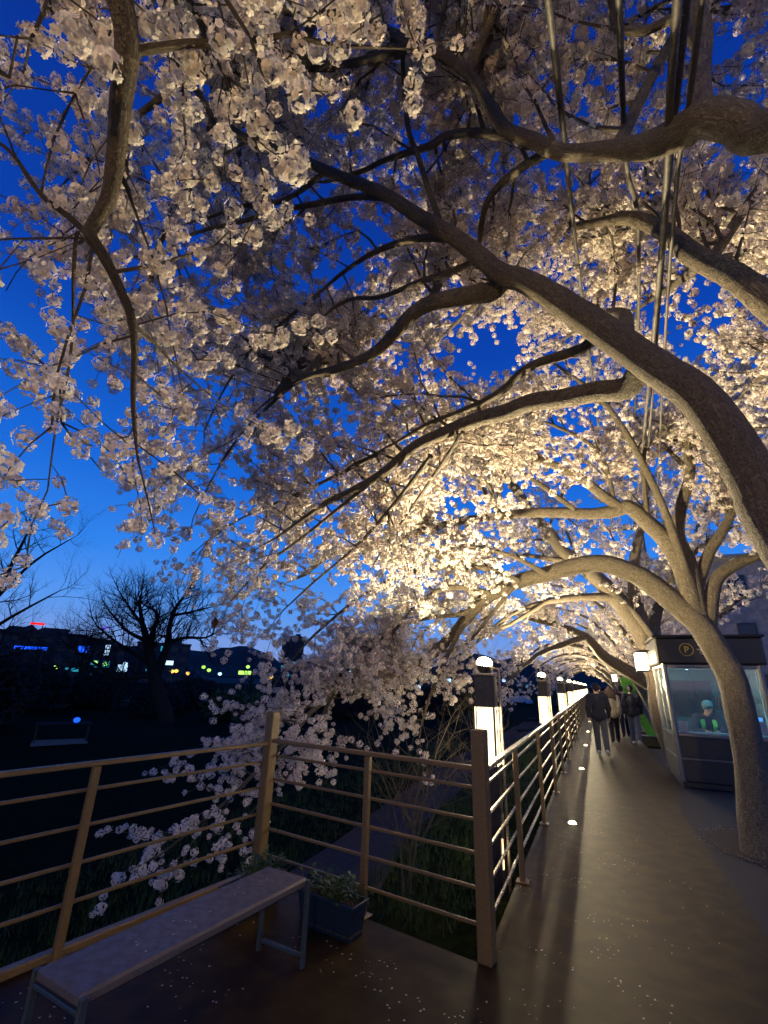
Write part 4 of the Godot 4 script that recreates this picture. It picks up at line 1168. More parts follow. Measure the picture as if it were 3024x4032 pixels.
func planter(label: String, where: Vector3, turn: float, sd: int) -> void:
	var t := thing("planter_box", label, "planter", where, turn, "planters beside the bench")
	var g := Geo.new()
	var l := 0.25
	var w := 0.09
	for s in [-1.0, 1.0]:
		g.quad(Vector3(-l * 0.9, 0, w * 0.8 * s), Vector3(l * 0.9, 0, w * 0.8 * s), Vector3(l, 0.2, w * s), Vector3(-l, 0.2, w * s), Vector3(0, 0, s))
		g.quad(Vector3(l * 0.9 * s, 0, -w * 0.8), Vector3(l * 0.9 * s, 0, w * 0.8), Vector3(l * s, 0.2, w), Vector3(l * s, 0.2, -w), Vector3(s, 0, 0))
		g.box(Vector3(0, 0.2, (w + 0.004) * s), Vector3(l * 2 + 0.03, 0.022, 0.018), Basis.IDENTITY, 0.004)
		g.box(Vector3((l + 0.004) * s, 0.2, 0), Vector3(0.018, 0.0225, w * 2 - 0.012), Basis.IDENTITY, 0.004)
	put("trough", g.mesh(), mat.planter_blue, t)
	var e := Geo.new()
	e.box(Vector3(0, 0.1, 0), Vector3(l * 1.84, 0.16, w * 1.66))
	put("soil", e.mesh(), mat.soil, t)
	var rng := RandomNumberGenerator.new()
	rng.seed = sd
	for k in 9:
		var p := Geo.new()
		var b := Vector3(rng.randf_range(-l * 0.85, l * 0.85), 0.17, rng.randf_range(-w * 0.7, w * 0.7))
		for q in 18:
			var a := rng.randf() * TAU
			var d := Vector3(cos(a), rng.randf_range(0.2, 1.6), sin(a)).normalized()
			var st := b + d * rng.randf_range(0.02, 0.12) + Vector3(0, rng.randf_range(0, 0.08), 0)
			var sd2 := d.cross(Vector3.UP).normalized() * rng.randf_range(0.012, 0.022)
			var tip := st + d * rng.randf_range(0.04, 0.07) + Vector3.DOWN * 0.012
			var mid := st.lerp(tip, 0.55) + Vector3.UP * 0.008
			p.tri(st, mid + sd2, mid - sd2, Vector3.UP)
			p.tri(tip, mid + sd2, mid - sd2, Vector3.UP)
			p.line(b, st, 0.002, 0.0015, 3)
		put("leafy_plant", p.mesh(), mat.leaf, t)

func booth() -> void:
	var t := thing("parking_booth", "steel parking attendant booth with lit glass windows and dark sign band on its roof edge", "booth", Vector3(2.07, 0, -11.98))
	var hx := 0.8
	var hz := 0.9
	var g := Geo.new()
	g.box(Vector3(0, 0.05, 0), Vector3(hx * 2 - 0.04, 0.1, hz * 2 - 0.04), Basis.IDENTITY, 0.01)
	put("plinth", g.mesh(), mat.lamp_body, t)
	for p in [[Vector3(0, 0.285, hz - 0.03), Vector3(hx * 2 - 0.12, 0.36, 0.04)], [Vector3(0, 0.675, hz - 0.03), Vector3(hx * 2 - 0.12, 0.36, 0.04)], [Vector3(-hx + 0.03, 0.285, 0.05), Vector3(0.04, 0.36, hz * 2 - 0.22)], [Vector3(-hx + 0.03, 0.675, 0.05), Vector3(0.04, 0.36, hz * 2 - 0.22)], [Vector3(hx - 0.03, 0.48, 0), Vector3(0.04, 0.75, hz * 2 - 0.12)], [Vector3(0, 1.13, -hz + 0.03), Vector3(hx * 2 - 0.12, 2.05, 0.04)]]:
		var b := Geo.new()
		b.box(p[0], p[1], Basis.IDENTITY, 0.006)
		put("panel", b.mesh(), mat.booth_dark if (p[0] as Vector3).z > -0.8 else mat.booth_inside, t)
	for s in [-1.0, 1.0]:
		for e in [-1.0, 1.0]:
			var c := Geo.new()
			c.line(Vector3((hx - 0.03) * s, 0.1, (hz - 0.03) * e), Vector3((hx - 0.03) * s, 2.16, (hz - 0.03) * e), 0.05, 0.05, 14)
			put("corner_post", c.mesh(), mat.steel, t)
	var tr := Geo.new()
	tr.box(Vector3(0, 0.48, hz - 0.005), Vector3(hx * 2 - 0.1, 0.03, 0.03), Basis.IDENTITY, 0.006)
	tr.box(Vector3(-hx + 0.005, 0.48, 0.05), Vector3(0.03, 0.03, hz * 2 - 0.22), Basis.IDENTITY, 0.006)
	put("trim_strip", tr.mesh(), mat.steel, t)
	# window frames: front, left, right
	var f := Geo.new()
	for y in [0.885, 2.115]:
		f.box(Vector3(0, y, hz - 0.02), Vector3(hx * 2 - 0.14, 0.06, 0.07), Basis.IDENTITY, 0.008)
		f.box(Vector3(-hx + 0.02, y, 0), Vector3(0.07, 0.058, hz * 2 - 0.14), Basis.IDENTITY, 0.008)
		f.box(Vector3(hx - 0.02, y, 0), Vector3(0.07, 0.058, hz * 2 - 0.14), Basis.IDENTITY, 0.008)
	f.box(Vector3(0.2, 1.5, hz - 0.02), Vector3(0.045, 1.17, 0.05), Basis.IDENTITY, 0.006)
	f.box(Vector3(-hx + 0.02, 1.5, 0.05), Vector3(0.05, 1.17, 0.045), Basis.IDENTITY, 0.006)
	put("window_frame", f.mesh(), mat.steel, t)
	for p in [[Vector3(-0.28, 1.5, hz - 0.02), Vector3(0.9, 1.16, 0.006)], [Vector3(0.475, 1.5, hz - 0.02), Vector3(0.49, 1.16, 0.006)], [Vector3(-hx + 0.02, 1.5, -0.4), Vector3(0.006, 1.16, 0.82)], [Vector3(-hx + 0.02, 1.5, 0.45), Vector3(0.006, 1.16, 0.72)], [Vector3(hx - 0.02, 1.5, 0), Vector3(0.006, 1.16, 1.6)]]:
		var b := Geo.new()
		b.box(p[0], p[1])
		put("window_pane", b.mesh(), mat.pane, t)
	var r := Geo.new()
	r.box(Vector3(0, 2.4, 0), Vector3(hx * 2 + 0.18, 0.5, hz * 2 + 0.18), Basis.IDENTITY, 0.03)
	put("sign_band", r.mesh(), mat.booth_dark, t)
	var rf := Geo.new()
	rf.box(Vector3(0, 2.675, 0), Vector3(hx * 2 + 0.26, 0.05, hz * 2 + 0.26), Basis.IDENTITY, 0.012)
	put("roof", rf.mesh(), mat.lamp_body, t)
	var ce := Geo.new()
	ce.box(Vector3(0, 2.138, 0), Vector3(hx * 2 - 0.2, 0.02, hz * 2 - 0.2))
	put("ceiling", ce.mesh(), mat.booth_inside, t)
	var fl := Geo.new()
	fl.box(Vector3(0, 0.11, 0), Vector3(hx * 2 - 0.2, 0.016, hz * 2 - 0.2))
	put("floor", fl.mesh(), mat.lamp_body, t)
	var co := Geo.new()
	co.box(Vector3(0, 0.86, hz - 0.24), Vector3(hx * 2 - 0.22, 0.04, 0.34), Basis.IDENTITY, 0.006)
	put("counter", co.mesh(), mat.booth_inside, t)
	var it := Geo.new()
	for y in [0.935, 2.07]: it.box(Vector3(0, y, hz - 0.07), Vector3(hx * 2 - 0.16, 0.03, 0.025), Basis.IDENTITY, 0.004)
	it.box(Vector3(hx - 0.08, 1.5, hz - 0.075), Vector3(0.03, 1.09, 0.02), Basis.IDENTITY, 0.004)
	it.box(Vector3(0, 2.1, hz - 0.16), Vector3(hx * 2 - 0.2, 0.04, 0.16), Basis.IDENTITY, 0.006)
	put("inner_trim", it.mesh(), mat.booth_trim, t)
	var bw := Geo.new()
	bw.box(Vector3(-0.15, 1.5, -hz + 0.065), Vector3(0.8, 0.75, 0.03), Basis.IDENTITY, 0.006)
	put("rear_window", bw.mesh(), mat.dark_glass, t)
	var sf := Geo.new()
	sf.box(Vector3(0.5, 1.35, -hz + 0.17), Vector3(0.45, 0.03, 0.22), Basis.IDENTITY, 0.004)
	for k in 6: sf.box(Vector3(0.32 + 0.065 * k, 1.365 + 0.1 + 0.012 * (k % 3), -hz + 0.16), Vector3(0.045, 0.2 + 0.024 * (k % 3), 0.15), Basis.IDENTITY, 0.004)
	put("shelf", sf.mesh(), mat.booth_dark, t)
	for k in 2:
		var nt := Geo.new()
		nt.box(Vector3([-0.62, 0.6][k], [1.02, 1.08][k], hz - 0.03), Vector3(0.15, 0.2, 0.003))
		put("notice", nt.mesh(), mat.grey_panel, t)
	var tl := Geo.new()
	tl.box(Vector3(0.08, 2.108, 0.3), Vector3(0.5, 0.03, 0.06), Basis.IDENTITY, 0.008)
	put("ceiling_lamp", tl.mesh(), mat.tube_glow, t)
	area(Vector3(0.08, 2.085, 0.3), 0, -PI / 2, Vector2(0.5, 0.06), Color(0.6, 0.92, 1.0), 0.75, t)
	var dl := Geo.new()
	dl.ball(Vector3(-0.28, 2.1, 0.1), Vector3(0.05, 0.025, 0.05), 10)
	put("ceiling_lamp", dl.mesh(), mat.tube_glow, t)
	omni(Vector3(-0.28, 2.05, 0.1), Color(0.68, 0.92, 1.0), 0.06, 0.03, t)
	# lettering on the band: a ring with P and two syllables
	var zf := hz + 0.096
	var ri := Geo.new()
	ri.ring(Vector3(-0.36, 2.42, zf), Vector3.RIGHT, Vector3.UP, 0.115, 0.011, 28)
	put("sign_ring", ri.mesh(), mat.sign_yellow, t)
	var tm := TextMesh.new()
	var font := SystemFont.new()
	font.font_names = PackedStringArray(["Droid Sans"])
	font.font_weight = 700
	tm.font = font
	tm.text = "P"
	tm.font_size = 32
	tm.pixel_size = 0.0052
	tm.depth = 0.012
	var tp := put("sign_letter", tm, mat.sign_yellow, t)
	tp.position = Vector3(-0.36, 2.42, zf)
	for k in 2:
		var s := Geo.new()
		var c := Vector3(-0.1 + 0.2 * k, 2.43, zf)
		if k == 0:
			s.box(c + Vector3(0, 0.08, 0), Vector3(0.12, 0.018, 0.012)); s.box(c + Vector3(0.051, 0.048, 0), Vector3(0.018, 0.046, 0.012))
			s.box(c + Vector3(-0.01, 0.016, 0), Vector3(0.018, 0.03, 0.012)); s.box(c + Vector3(0, -0.008, 0), Vector3(0.16, 0.018, 0.012))
		else:
			s.ring(c + Vector3(-0.045, 0.052, 0), Vector3.RIGHT, Vector3.UP, 0.034, 0.009, 16)
			s.box(c + Vector3(0.05, 0.045, 0), Vector3(0.018, 0.11, 0.012)); s.box(c + Vector3(0.019, 0.068, 0), Vector3(0.044, 0.016, 0.012)); s.box(c + Vector3(0.019, 0.03, 0), Vector3(0.044, 0.016, 0.012))
		s.ring(c + Vector3(0, -0.06, 0), Vector3.RIGHT, Vector3.UP, 0.036, 0.009, 16)
		put("sign_letter", s.mesh(), mat.sign_white, t)
	var mo := thing("monitor", "small monitor with a pale blue screen on the booth counter", "monitor", Vector3(2.62, 0.88, -11.35), -0.5)
	var mb := Geo.new()
	mb.box(Vector3(0, 0.26, 0), Vector3(0.36, 0.24, 0.03), Basis.IDENTITY, 0.006)
	mb.box(Vector3(0, 0.08, 0.02), Vector3(0.04, 0.16, 0.03)); mb.box(Vector3(0, 0.008, 0.02), Vector3(0.18, 0.014, 0.12))
	put("case", mb.mesh(), mat.lamp_body, mo)
	var ms := Geo.new()
	ms.box(Vector3(0, 0.26, 0.017), Vector3(0.32, 0.2, 0.004))
	put("screen", ms.mesh(), mat.screen_glow, mo)
	area(Vector3(0, 0.26, 0.03), PI, 0, Vector2(0.32, 0.2), Color(0.4, 0.7, 1.0), 0.02, mo)
	var ch := thing("chair", "dark office chair behind the attendant inside the booth", "chair", Vector3(2.0, 0.12, -12.3), 0.0)
	var cg := Geo.new()
	cg.box(Vector3(0, 0.42, 0), Vector3(0.44, 0.07, 0.42), Basis.IDENTITY, 0.02)
	put("seat", cg.mesh(), mat.cloth_black, ch)
	var cb := Geo.new()
	cb.box(Vector3(0, 0.78, -0.23), Vector3(0.4, 0.5, 0.06), Basis(Vector3.RIGHT, -0.1), 0.02)
	put("backrest", cb.mesh(), mat.cloth_black, ch)
	for s in [-0.18, 0.18]:
		for e in [-0.17, 0.17]:
			var lg := Geo.new()
			lg.line(Vector3(s, 0, e), Vector3(s * 0.9, 0.39, e * 0.9), 0.014, 0.014)
			put("leg", lg.mesh(), mat.steel, ch)

func attendant() -> void:
	var j := {}
	j.hip = Vector3(0, 0.55, 0)
	j.chest = Vector3(-0.02, 0.9, -0.14)
	j.neck = Vector3(-0.03, 1.09, -0.22)
	j.head = Vector3(-0.05, 1.22, -0.31)
	j.look = Vector3(-0.3, -0.55, -1).normalized()
	for s in ["l", "r"]:
		var x := -1.0 if s == "l" else 1.0
		j["shoulder_" + s] = Vector3(x * 0.18 - 0.02, 1.03, -0.19)
		j["elbow_" + s] = Vector3(x * 0.26, 0.82, -0.36)
		j["wrist_" + s] = Vector3(x * 0.12, 0.8, -0.6)
		j["hip_" + s] = Vector3(x * 0.09, 0.53, 0)
		j["knee_" + s] = Vector3(x * 0.12, 0.52, -0.42)
		j["ankle_" + s] = Vector3(x * 0.12, 0.1, -0.4)
		j["toe_" + s] = Vector3(x * 0.13, 0.045, -0.55)
	var t := person("person", "person in a dark jacket and green reflective vest seated bent forward inside the lit booth", Vector3(1.98, 0.12, -12.15), PI, j, {"hair": "hair_black", "top": "cloth_navy", "top_name": "jacket", "legs": "cloth_black", "shoes": "shoe_dark"})
	var v := Geo.new()
	var rt := Vector3.RIGHT
	for s in [-1.0, 1.0]:
		var a := j.hip + Vector3(0.1 * s, 0.05, -0.165) as Vector3
		var b := j.chest + Vector3(0.1 * s, 0.0, -0.17) as Vector3
		var c := j.chest + Vector3(0.1 * s, 0.16, -0.1) as Vector3
		v.bar(a, b, 0.075, 0.02, 0.006, Vector3.FORWARD); v.bar(b, c, 0.075, 0.02, 0.006, Vector3.FORWARD)
		v.bar(c, c + Vector3(0, -0.02, 0.16), 0.075, 0.02, 0.006)
	v.tube(PackedVector3Array([j.hip + Vector3(0, 0.06, 0), (j.hip as Vector3).lerp(j.chest, 0.35)]), PackedFloat32Array([0.2, 0.2]), 18)
	put("reflective_vest", v.mesh(), mat.hivis, t)
	var cap := Geo.new()
	body([[j.head + Vector3(0, 0.06, 0.01), j.head + Vector3(0, 0.05, -0.02), 0.1, 0.096], [j.head + Vector3(-0.03, 0.045, -0.1), j.head + Vector3(0.01, 0.045, -0.1), 0.03, 0.03]], 0.012, 0.02, cap)
	put("cap", cap.mesh(), mat.booth_inside, t)

var cable_runs: Array = []

func _ready() -> void:
	# camera, sky, exposure
	var cam := Camera3D.new()
	cam.name = "camera"
	cam.fov = 95.8
	cam.near = 0.05
	cam.far = 6000.0
	cam.transform = Transform3D(Basis(Vector3(0.918928, 0.029235, -0.393341), Vector3(0.109354, 0.939272, 0.325285), Vector3(0.378964, -0.341926, 0.859926)), eye)
	add_child(cam)
	cam.current = true
	var env := Environment.new()
	env.background_mode = Environment.BG_SKY
	env.sky = Sky.new()
	env.sky.sky_material = make_sky()
	env.tonemap_mode = Environment.TONE_MAPPER_LINEAR
	env.tonemap_exposure = 1.0
	env.sdfgi_enabled = true
	env.ssao_enabled = true
	env.ssil_enabled = true
	var we := WorldEnvironment.new()
	we.name = "environment"
	we.environment = env
	add_child(we)
	make_materials()
	land.seed = 5
	land.frequency = 0.13
	gap_noise.seed = 8
	gap_noise.frequency = 0.55
	setting()
	built_things()
	trees()
	background()
	loose_things()

func setting() -> void:
	# one sheet of ground out to the horizon
	var g := Geo.new()
	var xs := PackedFloat32Array([-4000, -1500, -600, -250, -120, -60, -35, -22, -15])
	for k in 27: xs.append(-12.0 + 0.5 * k)
	for x in [2.5, 6, 15, 40, 120, 400, 1500, 4000]: xs.append(x)
	var zs := PackedFloat32Array([-4000, -1500, -600, -250, -140, -90])
	for k in 48: zs.append(-64.0 + 1.5 * k)
	for z in [12, 20, 60, 200, 800, 3000]: zs.append(z)
	for i in xs.size() - 1:
		for k in zs.size() - 1:
			var q: Array = []
			for e in [[0, 0], [1, 0], [1, 1], [0, 1]]:
				var x: float = xs[i + e[0]]
				var z: float = zs[k + e[1]]
				q.append(Vector3(x, ground_y(x, z), z))
			g.quad(q[0], q[1], q[2], q[3], Vector3.UP)
	struct("ground", g.mesh(), mat.grass_ground)
	# raised walkway with its viewing deck, and the dark driveway on the right
	var d := Geo.new()
	d.box(Vector3(0.05, -0.13, -47.9), Vector3(1.8, 0.26, 88.4))
	d.box(Vector3(-0.1, -0.131, 6.15), Vector3(1.8, 0.262, 19.7))
	struct("walkway", d.mesh(), mat.deck)
	var dk := Geo.new()
	var poly := [Vector3(-0.85, 0, -3.72), Vector3(-2.99, 0, -4.19), Vector3(-3.75, 0, 0.2), Vector3(-4.4, 0, 4.5), Vector3(-0.85, 0, 4.5)]
	for i in range(1, poly.size() - 1): dk.tri(poly[0] + Vector3.DOWN * 0.002, poly[i] + Vector3.DOWN * 0.002, poly[i + 1] + Vector3.DOWN * 0.002, Vector3.UP)
	for i in poly.size():
		var a: Vector3 = poly[i]
		var b: Vector3 = poly[(i + 1) % poly.size()]
		dk.quad(a + Vector3.DOWN * 0.002, b + Vector3.DOWN * 0.002, b + Vector3.DOWN * 0.3, a + Vector3.DOWN * 0.3, (b - a).cross(Vector3.UP))
	struct("deck", dk.mesh(), mat.deck)
	var kb := Geo.new()
	kb.bar(Vector3(-3.0, 0.02, -4.2), Vector3(-3.76, 0.02, 0.2), 0.07, 0.05, 0.008)
	struct("deck_edge", kb.mesh(), mat.rail_paint)
	var rd := Geo.new()
	rd.box(Vector3(15.95, -0.085, -35.0), Vector3(30.0, 0.15, 110.0))
	struct("driveway", rd.mesh(), mat.asphalt)
	var ws := Geo.new()
	ws.quad(Vector3(0.94, 0.0, -8.9), Vector3(1.2, 0.0, -10.9), Vector3(1.2, 0.0, -24), Vector3(0.94, 0.0, -24), Vector3.UP)
	struct("walkway_verge", ws.mesh(), mat.deck)
	var so := Geo.new()
	for k in 20:
		var a := TAU * k / 20
		var b := TAU * (k + 1) / 20
		so.tri(Vector3(1.62, 0.02, -7.6), Vector3(1.62 + cos(a) * 0.62, -0.004, -7.6 + sin(a) * 0.8), Vector3(1.62 + cos(b) * 0.62, -0.004, -7.6 + sin(b) * 0.8), Vector3.UP)
	struct("tree_pit", so.mesh(), mat.soil)
	var gv := Geo.new()
	gv.box(Vector3(1.95, 0.015, -20.2), Vector3(1.4, 0.06, 5.5), Basis.IDENTITY, 0.02)
	struct("grass_verge", gv.mesh(), mat.grass_ground)
	plank_strip("park_path", [Vector3(-3.4, 0, -5.4), Vector3(-4.3, 0, -8.6), Vector3(-4.9, 0, -14.5), Vector3(-5.4, 0, -21), Vector3(-5.5, 0, -34), Vector3(-6, 0, -60)], [2.2, 2.4, 2.4, 2.3, 2.2, 2.2], 0.02, mat.park_path, true)
	ridge("mountains", -120, 40, 1500, func(az: float) -> float: return 78.0 + 34.0 * sin(az * 0.31 + 1.9) * sin(az * 0.13) + 14.0 * sin(az * 0.77) + land.get_noise_1d(az * 8.0) * 12.0, 500.0)
	ridge("wooded_hill", -125, -36, 230, func(az: float) -> float: return maxf(0.5, 18.0 * smoothf(-41.0, -54.0, az) + 2.5 * sin(az * 0.5) + land.get_noise_1d(az * 30.0) * 3.0), 60.0)

func built_things() -> void:
	var A := Vector3(-3.75, 0, 0.2)
	var B := Vector3(-2.96, 0, -4.16)
	var C := Vector3(-0.83, 0, -3.75)
	var hs := [1.1, 0.97, 0.77, 0.57, 0.37, 0.17]
	railing("railing", "brown painted railing behind the long bench, on the left edge of the deck", A, B, [0.02, 0.325, 0.633], [1.08, 0.915, 0.7, 0.485, 0.27], mat.rail_paint, mat.rail_paint, [], Vector3(-0.98, 0, -0.2))
	railing("railing", "brown painted railing between two thick posts, behind the blue planter", B, C, [0.54], hs, mat.rail_paint, mat.rail_paint, [0.0, 1.0], Vector3(0.2, 0, -0.98))
	var ps: Array = []
	for k in 30: ps.append((5.12 + 2.07 * k - 3.75) / 62.0)
	railing("railing", "long metal railing running along the path beside the lantern columns", Vector3(-0.8, 0, -3.82), Vector3(-0.8, 0, -65.82), ps, hs, mat.rail_paint, mat.rail_metal, [], Vector3(-1, 0, 0))
	# lantern columns
	var words := ["lantern column nearest the thick railing post, its lattice panel glowing", "second lantern column along the railing, with a glowing lattice panel", "third lantern column along the railing, beyond the second", "fourth lantern column along the railing, beyond the third"]
	for k in 11:
		lamp(-5.3 - 6.2 * k, words[k] if k < 4 else "small far lantern column in the row of lights running to the path's end", k < 4)
	lamp(5.6, "lantern column behind the viewpoint", true)
	for z in [-7.43, -12.06, -16.72, -21.7, -27.9, -33.0]:
		var t := thing("floor_light", {-7.43: "nearest round floor light glowing in the path beside the railing", -12.06: "second floor light along the path edge", -16.72: "third floor light along the path edge, left of the walking people", -21.7: "fourth floor light along the path edge", -27.9: "fifth, small floor light far along the path edge", -33.0: "farthest small floor light along the path edge"}[z], "floor light", Vector3(-0.47, 0, z), 0.0, "floor lights along the path")
		var r := Geo.new()
		r.line(Vector3(0, -0.02, 0), Vector3(0, 0.008, 0), 0.075, 0.07, 18)
		put("rim", r.mesh(), mat.steel, t)
		var b := Geo.new()
		b.ball(Vector3(0, 0.012, 0), Vector3(0.052, 0.03, 0.052), 12)
		put("light_lens", b.mesh(), mat.floor_glow, t)
		omni(Vector3(0, 0.02, 0), WARM, 0.035, 0.02, t)
	# bench: a wooden slab on two steel loops
	var P := [Vector3(-2.37, 0.45, -1.78), Vector3(-2.2, 0.45, -3.2), Vector3(-1.86, 0.45, -3.19), Vector3(-2.03, 0.45, -1.75)]
	var bo: Vector3 = (P[0] + P[1] + P[2] + P[3]) * 0.25
	bo.y = 0.0
	var bt := thing("bench", "long backless bench with a greyish wooden seat on steel loop legs", "bench", bo)
	var ln := ((P[1] - P[0]) as Vector3).normalized()
	var cr := Vector3.UP.cross(ln).normalized()
	var bs := Basis(cr, Vector3.UP, cr.cross(Vector3.UP))
	var st := Geo.new()
	st.box(Vector3(0, 0.435, 0), Vector3(0.345, 0.05, 1.44), bs, 0.012)
	put("seat", st.mesh(), mat.bench_wood, bt)
	for s in [-1.0, 1.0]:
		var l := Geo.new()
		var c: Vector3 = bs.z * 0.71 * s
		for e in [-1.0, 1.0]:
			l.bar(c + bs.x * 0.182 * e, c + bs.x * 0.182 * e + Vector3(0, 0.452, 0), 0.022, 0.034, 0.004, bs.z)
		l.bar(c - bs.x * 0.16 + Vector3(0, 0.06, 0), c + bs.x * 0.16 + Vector3(0, 0.06, 0), 0.03, 0.02, 0.004)
		l.bar(c - bs.x * 0.17 + Vector3(0, 0.4, 0), c + bs.x * 0.17 + Vector3(0, 0.4, 0), 0.03, 0.018, 0.004)
		put("leg_frame", l.mesh(), mat.bench_steel, bt)
	planter("blue planter box of leafy plants at the far end of the bench, under the railing", Vector3(-1.93, 0, -3.66), -0.18, 3)
	planter("planter of leafy plants half hidden behind the bench, beside the left railing", Vector3(-2.6, 0, -3.62), 1.45, 4)
	booth()
	attendant()
	# green curved sign and a grey meter beyond the booth
	var gs := thing("curved_sign", "bright green curved sign standing on the verge behind the booth", "sign", Vector3(1.9, 0, -21.2))
	var left := PackedVector2Array()
	var right := PackedVector2Array()
	for k in 13:
		var u := k / 12.0
		left.append(Vector2(-1.0 + 0.72 * pow(1.0 - u, 1.7), 2.05 * u))
		right.append(Vector2(-1.0 + 0.72 * pow(1.0 - u, 1.7) + 0.3 + 0.14 * u, 2.05 * u))
	var sg := Geo.new()
	for k in 12:
		var a := Vector3(left[k].x, left[k].y, 0)
		var b := Vector3(right[k].x, right[k].y, 0)
		var c := Vector3(right[k + 1].x, right[k + 1].y, 0)
		var d := Vector3(left[k + 1].x, left[k + 1].y, 0)
		var z := Vector3(0, 0, 0.06)
		sg.quad(a + z, b + z, c + z, d + z, Vector3.BACK)
		sg.quad(a - z, b - z, c - z, d - z, Vector3.FORWARD)
		sg.quad(a - z, a + z, d + z, d - z, Vector3.LEFT)
		sg.quad(b - z, b + z, c + z, c - z, Vector3.RIGHT)
	sg.quad(Vector3(left[12].x, 2.05, -0.06), Vector3(right[12].x, 2.05, -0.06), Vector3(right[12].x, 2.05, 0.06), Vector3(left[12].x, 2.05, 0.06), Vector3.UP)
	put("sign_board", sg.mesh(), mat.green_sign, gs)
	var fo := Geo.new()
	fo.box(Vector3(-0.15, 0.03, 0), Vector3(0.9, 0.06, 0.4), Basis.IDENTITY, 0.01)
	put("foot", fo.mesh(), mat.concrete, gs)
	var mt := thing("parking_meter", "grey notice panel with a purple disc, right of the green sign", "meter", Vector3(1.72, 0, -16.6))
	var mg := Geo.new()
	mg.box(Vector3(0, 0.5, 0), Vector3(0.28, 1.0, 0.2), Basis.IDENTITY, 0.02)
	put("pedestal", mg.mesh(), mat.grey_panel, mt)
	var m2 := Geo.new()
	m2.box(Vector3(-0.05, 1.45, 0), Vector3(0.42, 0.86, 0.16), Basis.IDENTITY, 0.03)
	put("cabinet", m2.mesh(), mat.booth_dark, mt)
	var m3 := Geo.new()
	m3.box(Vector3(-0.05, 1.34, 0.085), Vector3(0.34, 0.56, 0.012), Basis.IDENTITY, 0.004)
	put("notice", m3.mesh(), mat.grey_panel, mt)
	var m4 := Geo.new()
	m4.line(Vector3(-0.05, 1.73, 0.08), Vector3(-0.05, 1.73, 0.095), 0.11, 0.11, 20)
	put("disc", m4.mesh(), mat.purple, mt)
	# box lamps on the right of the path: one on the booth's corner, one on a post farther on, one behind the viewpoint
	for k in 3:
		var bl := thing("box_lantern", ["square white lantern fixed to the left corner of the booth", "small far white lantern on a post above the walking people", "square white lantern on a post behind the viewpoint"][k], "street lamp", [Vector3(1.0, 2.24, -12.2), Vector3(1.05, 2.2, -31.0), Vector3(0.9, 2.5, 3.4)][k], 0.0, "square lanterns on the right of the path")
		var bp := Geo.new()
		if k == 0: bp.bar(Vector3(0, 0.24, 0), Vector3(0.3, 0.24, 0), 0.03, 0.02, 0.004)
		else: bp.line(Vector3(0, -bl.position.y, 0), Vector3(0, -0.23, 0), 0.045, 0.04, 10)
		put("bracket" if k == 0 else "pole", bp.mesh(), mat.lamp_body, bl)
		var bg := Geo.new()
		bg.box(Vector3.ZERO, Vector3(0.24, 0.36, 0.24), Basis.IDENTITY, 0.02)
		put("lamp_box", bg.mesh(), mat.box_lamp_glow, bl)
		var bc := Geo.new()
		bc.box(Vector3(0, 0.205, 0), Vector3(0.29, 0.035, 0.29), Basis.IDENTITY, 0.008)
		bc.box(Vector3(0, -0.2, 0), Vector3(0.26, 0.03, 0.26), Basis.IDENTITY, 0.008)
		put("lamp_cap", bc.mesh(), mat.lamp_body, bl)
		omni(Vector3.ZERO, Color(1.0, 0.8, 0.5) if k == 2 else Color(1.0, 0.85, 0.68), [2.0, 3.0, 8.0][k], 0.12, bl)
	# overhead cables and their pole
	var top := Vector3(1.75, 6.3, -15.5)
	var up := thing("utility_pole", "tall utility pole standing among the blossom beyond the nearer trees", "utility pole", Vector3(1.75, 0, -15.5))
	var pg := Geo.new()
	pg.line(Vector3.ZERO, Vector3(0, 7.6, 0), 0.15, 0.1, 12)
	put("pole", pg.mesh(), mat.concrete, up)
	var pc := Geo.new()
	pc.box(Vector3(0, 6.3, 0.12), Vector3(1.7, 0.09, 0.09))
	put("crossarm", pc.mesh(), mat.lamp_body, up)
	var runs := [["thin overhead cable, leftmost of the cables crossing the upper right", Vector3(0.02, 3.9, 0.6), Vector3(0.16, 4.5, -1.68), Vector3(0.32, 5.3, -4.39), Vector3(1.0, 6.3, -15.4), 0.016], ["thin overhead cable between the left cable and the thick bundle", Vector3(0.2, 3.8, 0.6), Vector3(0.47, 4.5, -2.0), Vector3(0.79, 5.1, -4.37), Vector3(1.5, 6.3, -15.4), 0.014],
		["thick overhead cable, left strand of the bundle at the upper right", Vector3(0.45, 3.9, 0.8), Vector3(0.57, 4.12, -1.4), Vector3(0.74, 4.35, -3.6), Vector3(1.6, 6.2, -15.4), 0.017], ["thick overhead cable, middle strand of the bundle at the upper right", Vector3(0.5, 3.94, 0.8), Vector3(0.612, 4.16, -1.4), Vector3(0.77, 4.4, -3.6), Vector3(1.85, 6.2, -15.4), 0.014], ["thin overhead cable, right strand of the bundle at the upper right", Vector3(0.51, 3.86, 0.8), Vector3(0.65, 4.1, -1.4), Vector3(0.82, 4.34, -3.6), Vector3(2.2, 6.25, -15.4), 0.011]]
	for r in runs:
		var l: Array = []
		for q in 4: l.append(Vector4(r[1 + q].x, r[1 + q].y, r[1 + q].z, r[5]))
		var s := smooth_limb(l, 10)
		var cg := Geo.new()
		cg.tube(s[0], s[1], 8)
		cable_runs.append(s[0])
		tag(put("overhead_cable", cg.mesh(), mat.cable_black), r[0], "cable", "overhead cables")

func on_limb(limbs: Array, above: float) -> Array:
	var l: Array = []
	for b in limbs:
		for q in b:
			if q.y > above: l.append(Vector3(q.x, q.y, q.z))
	return l

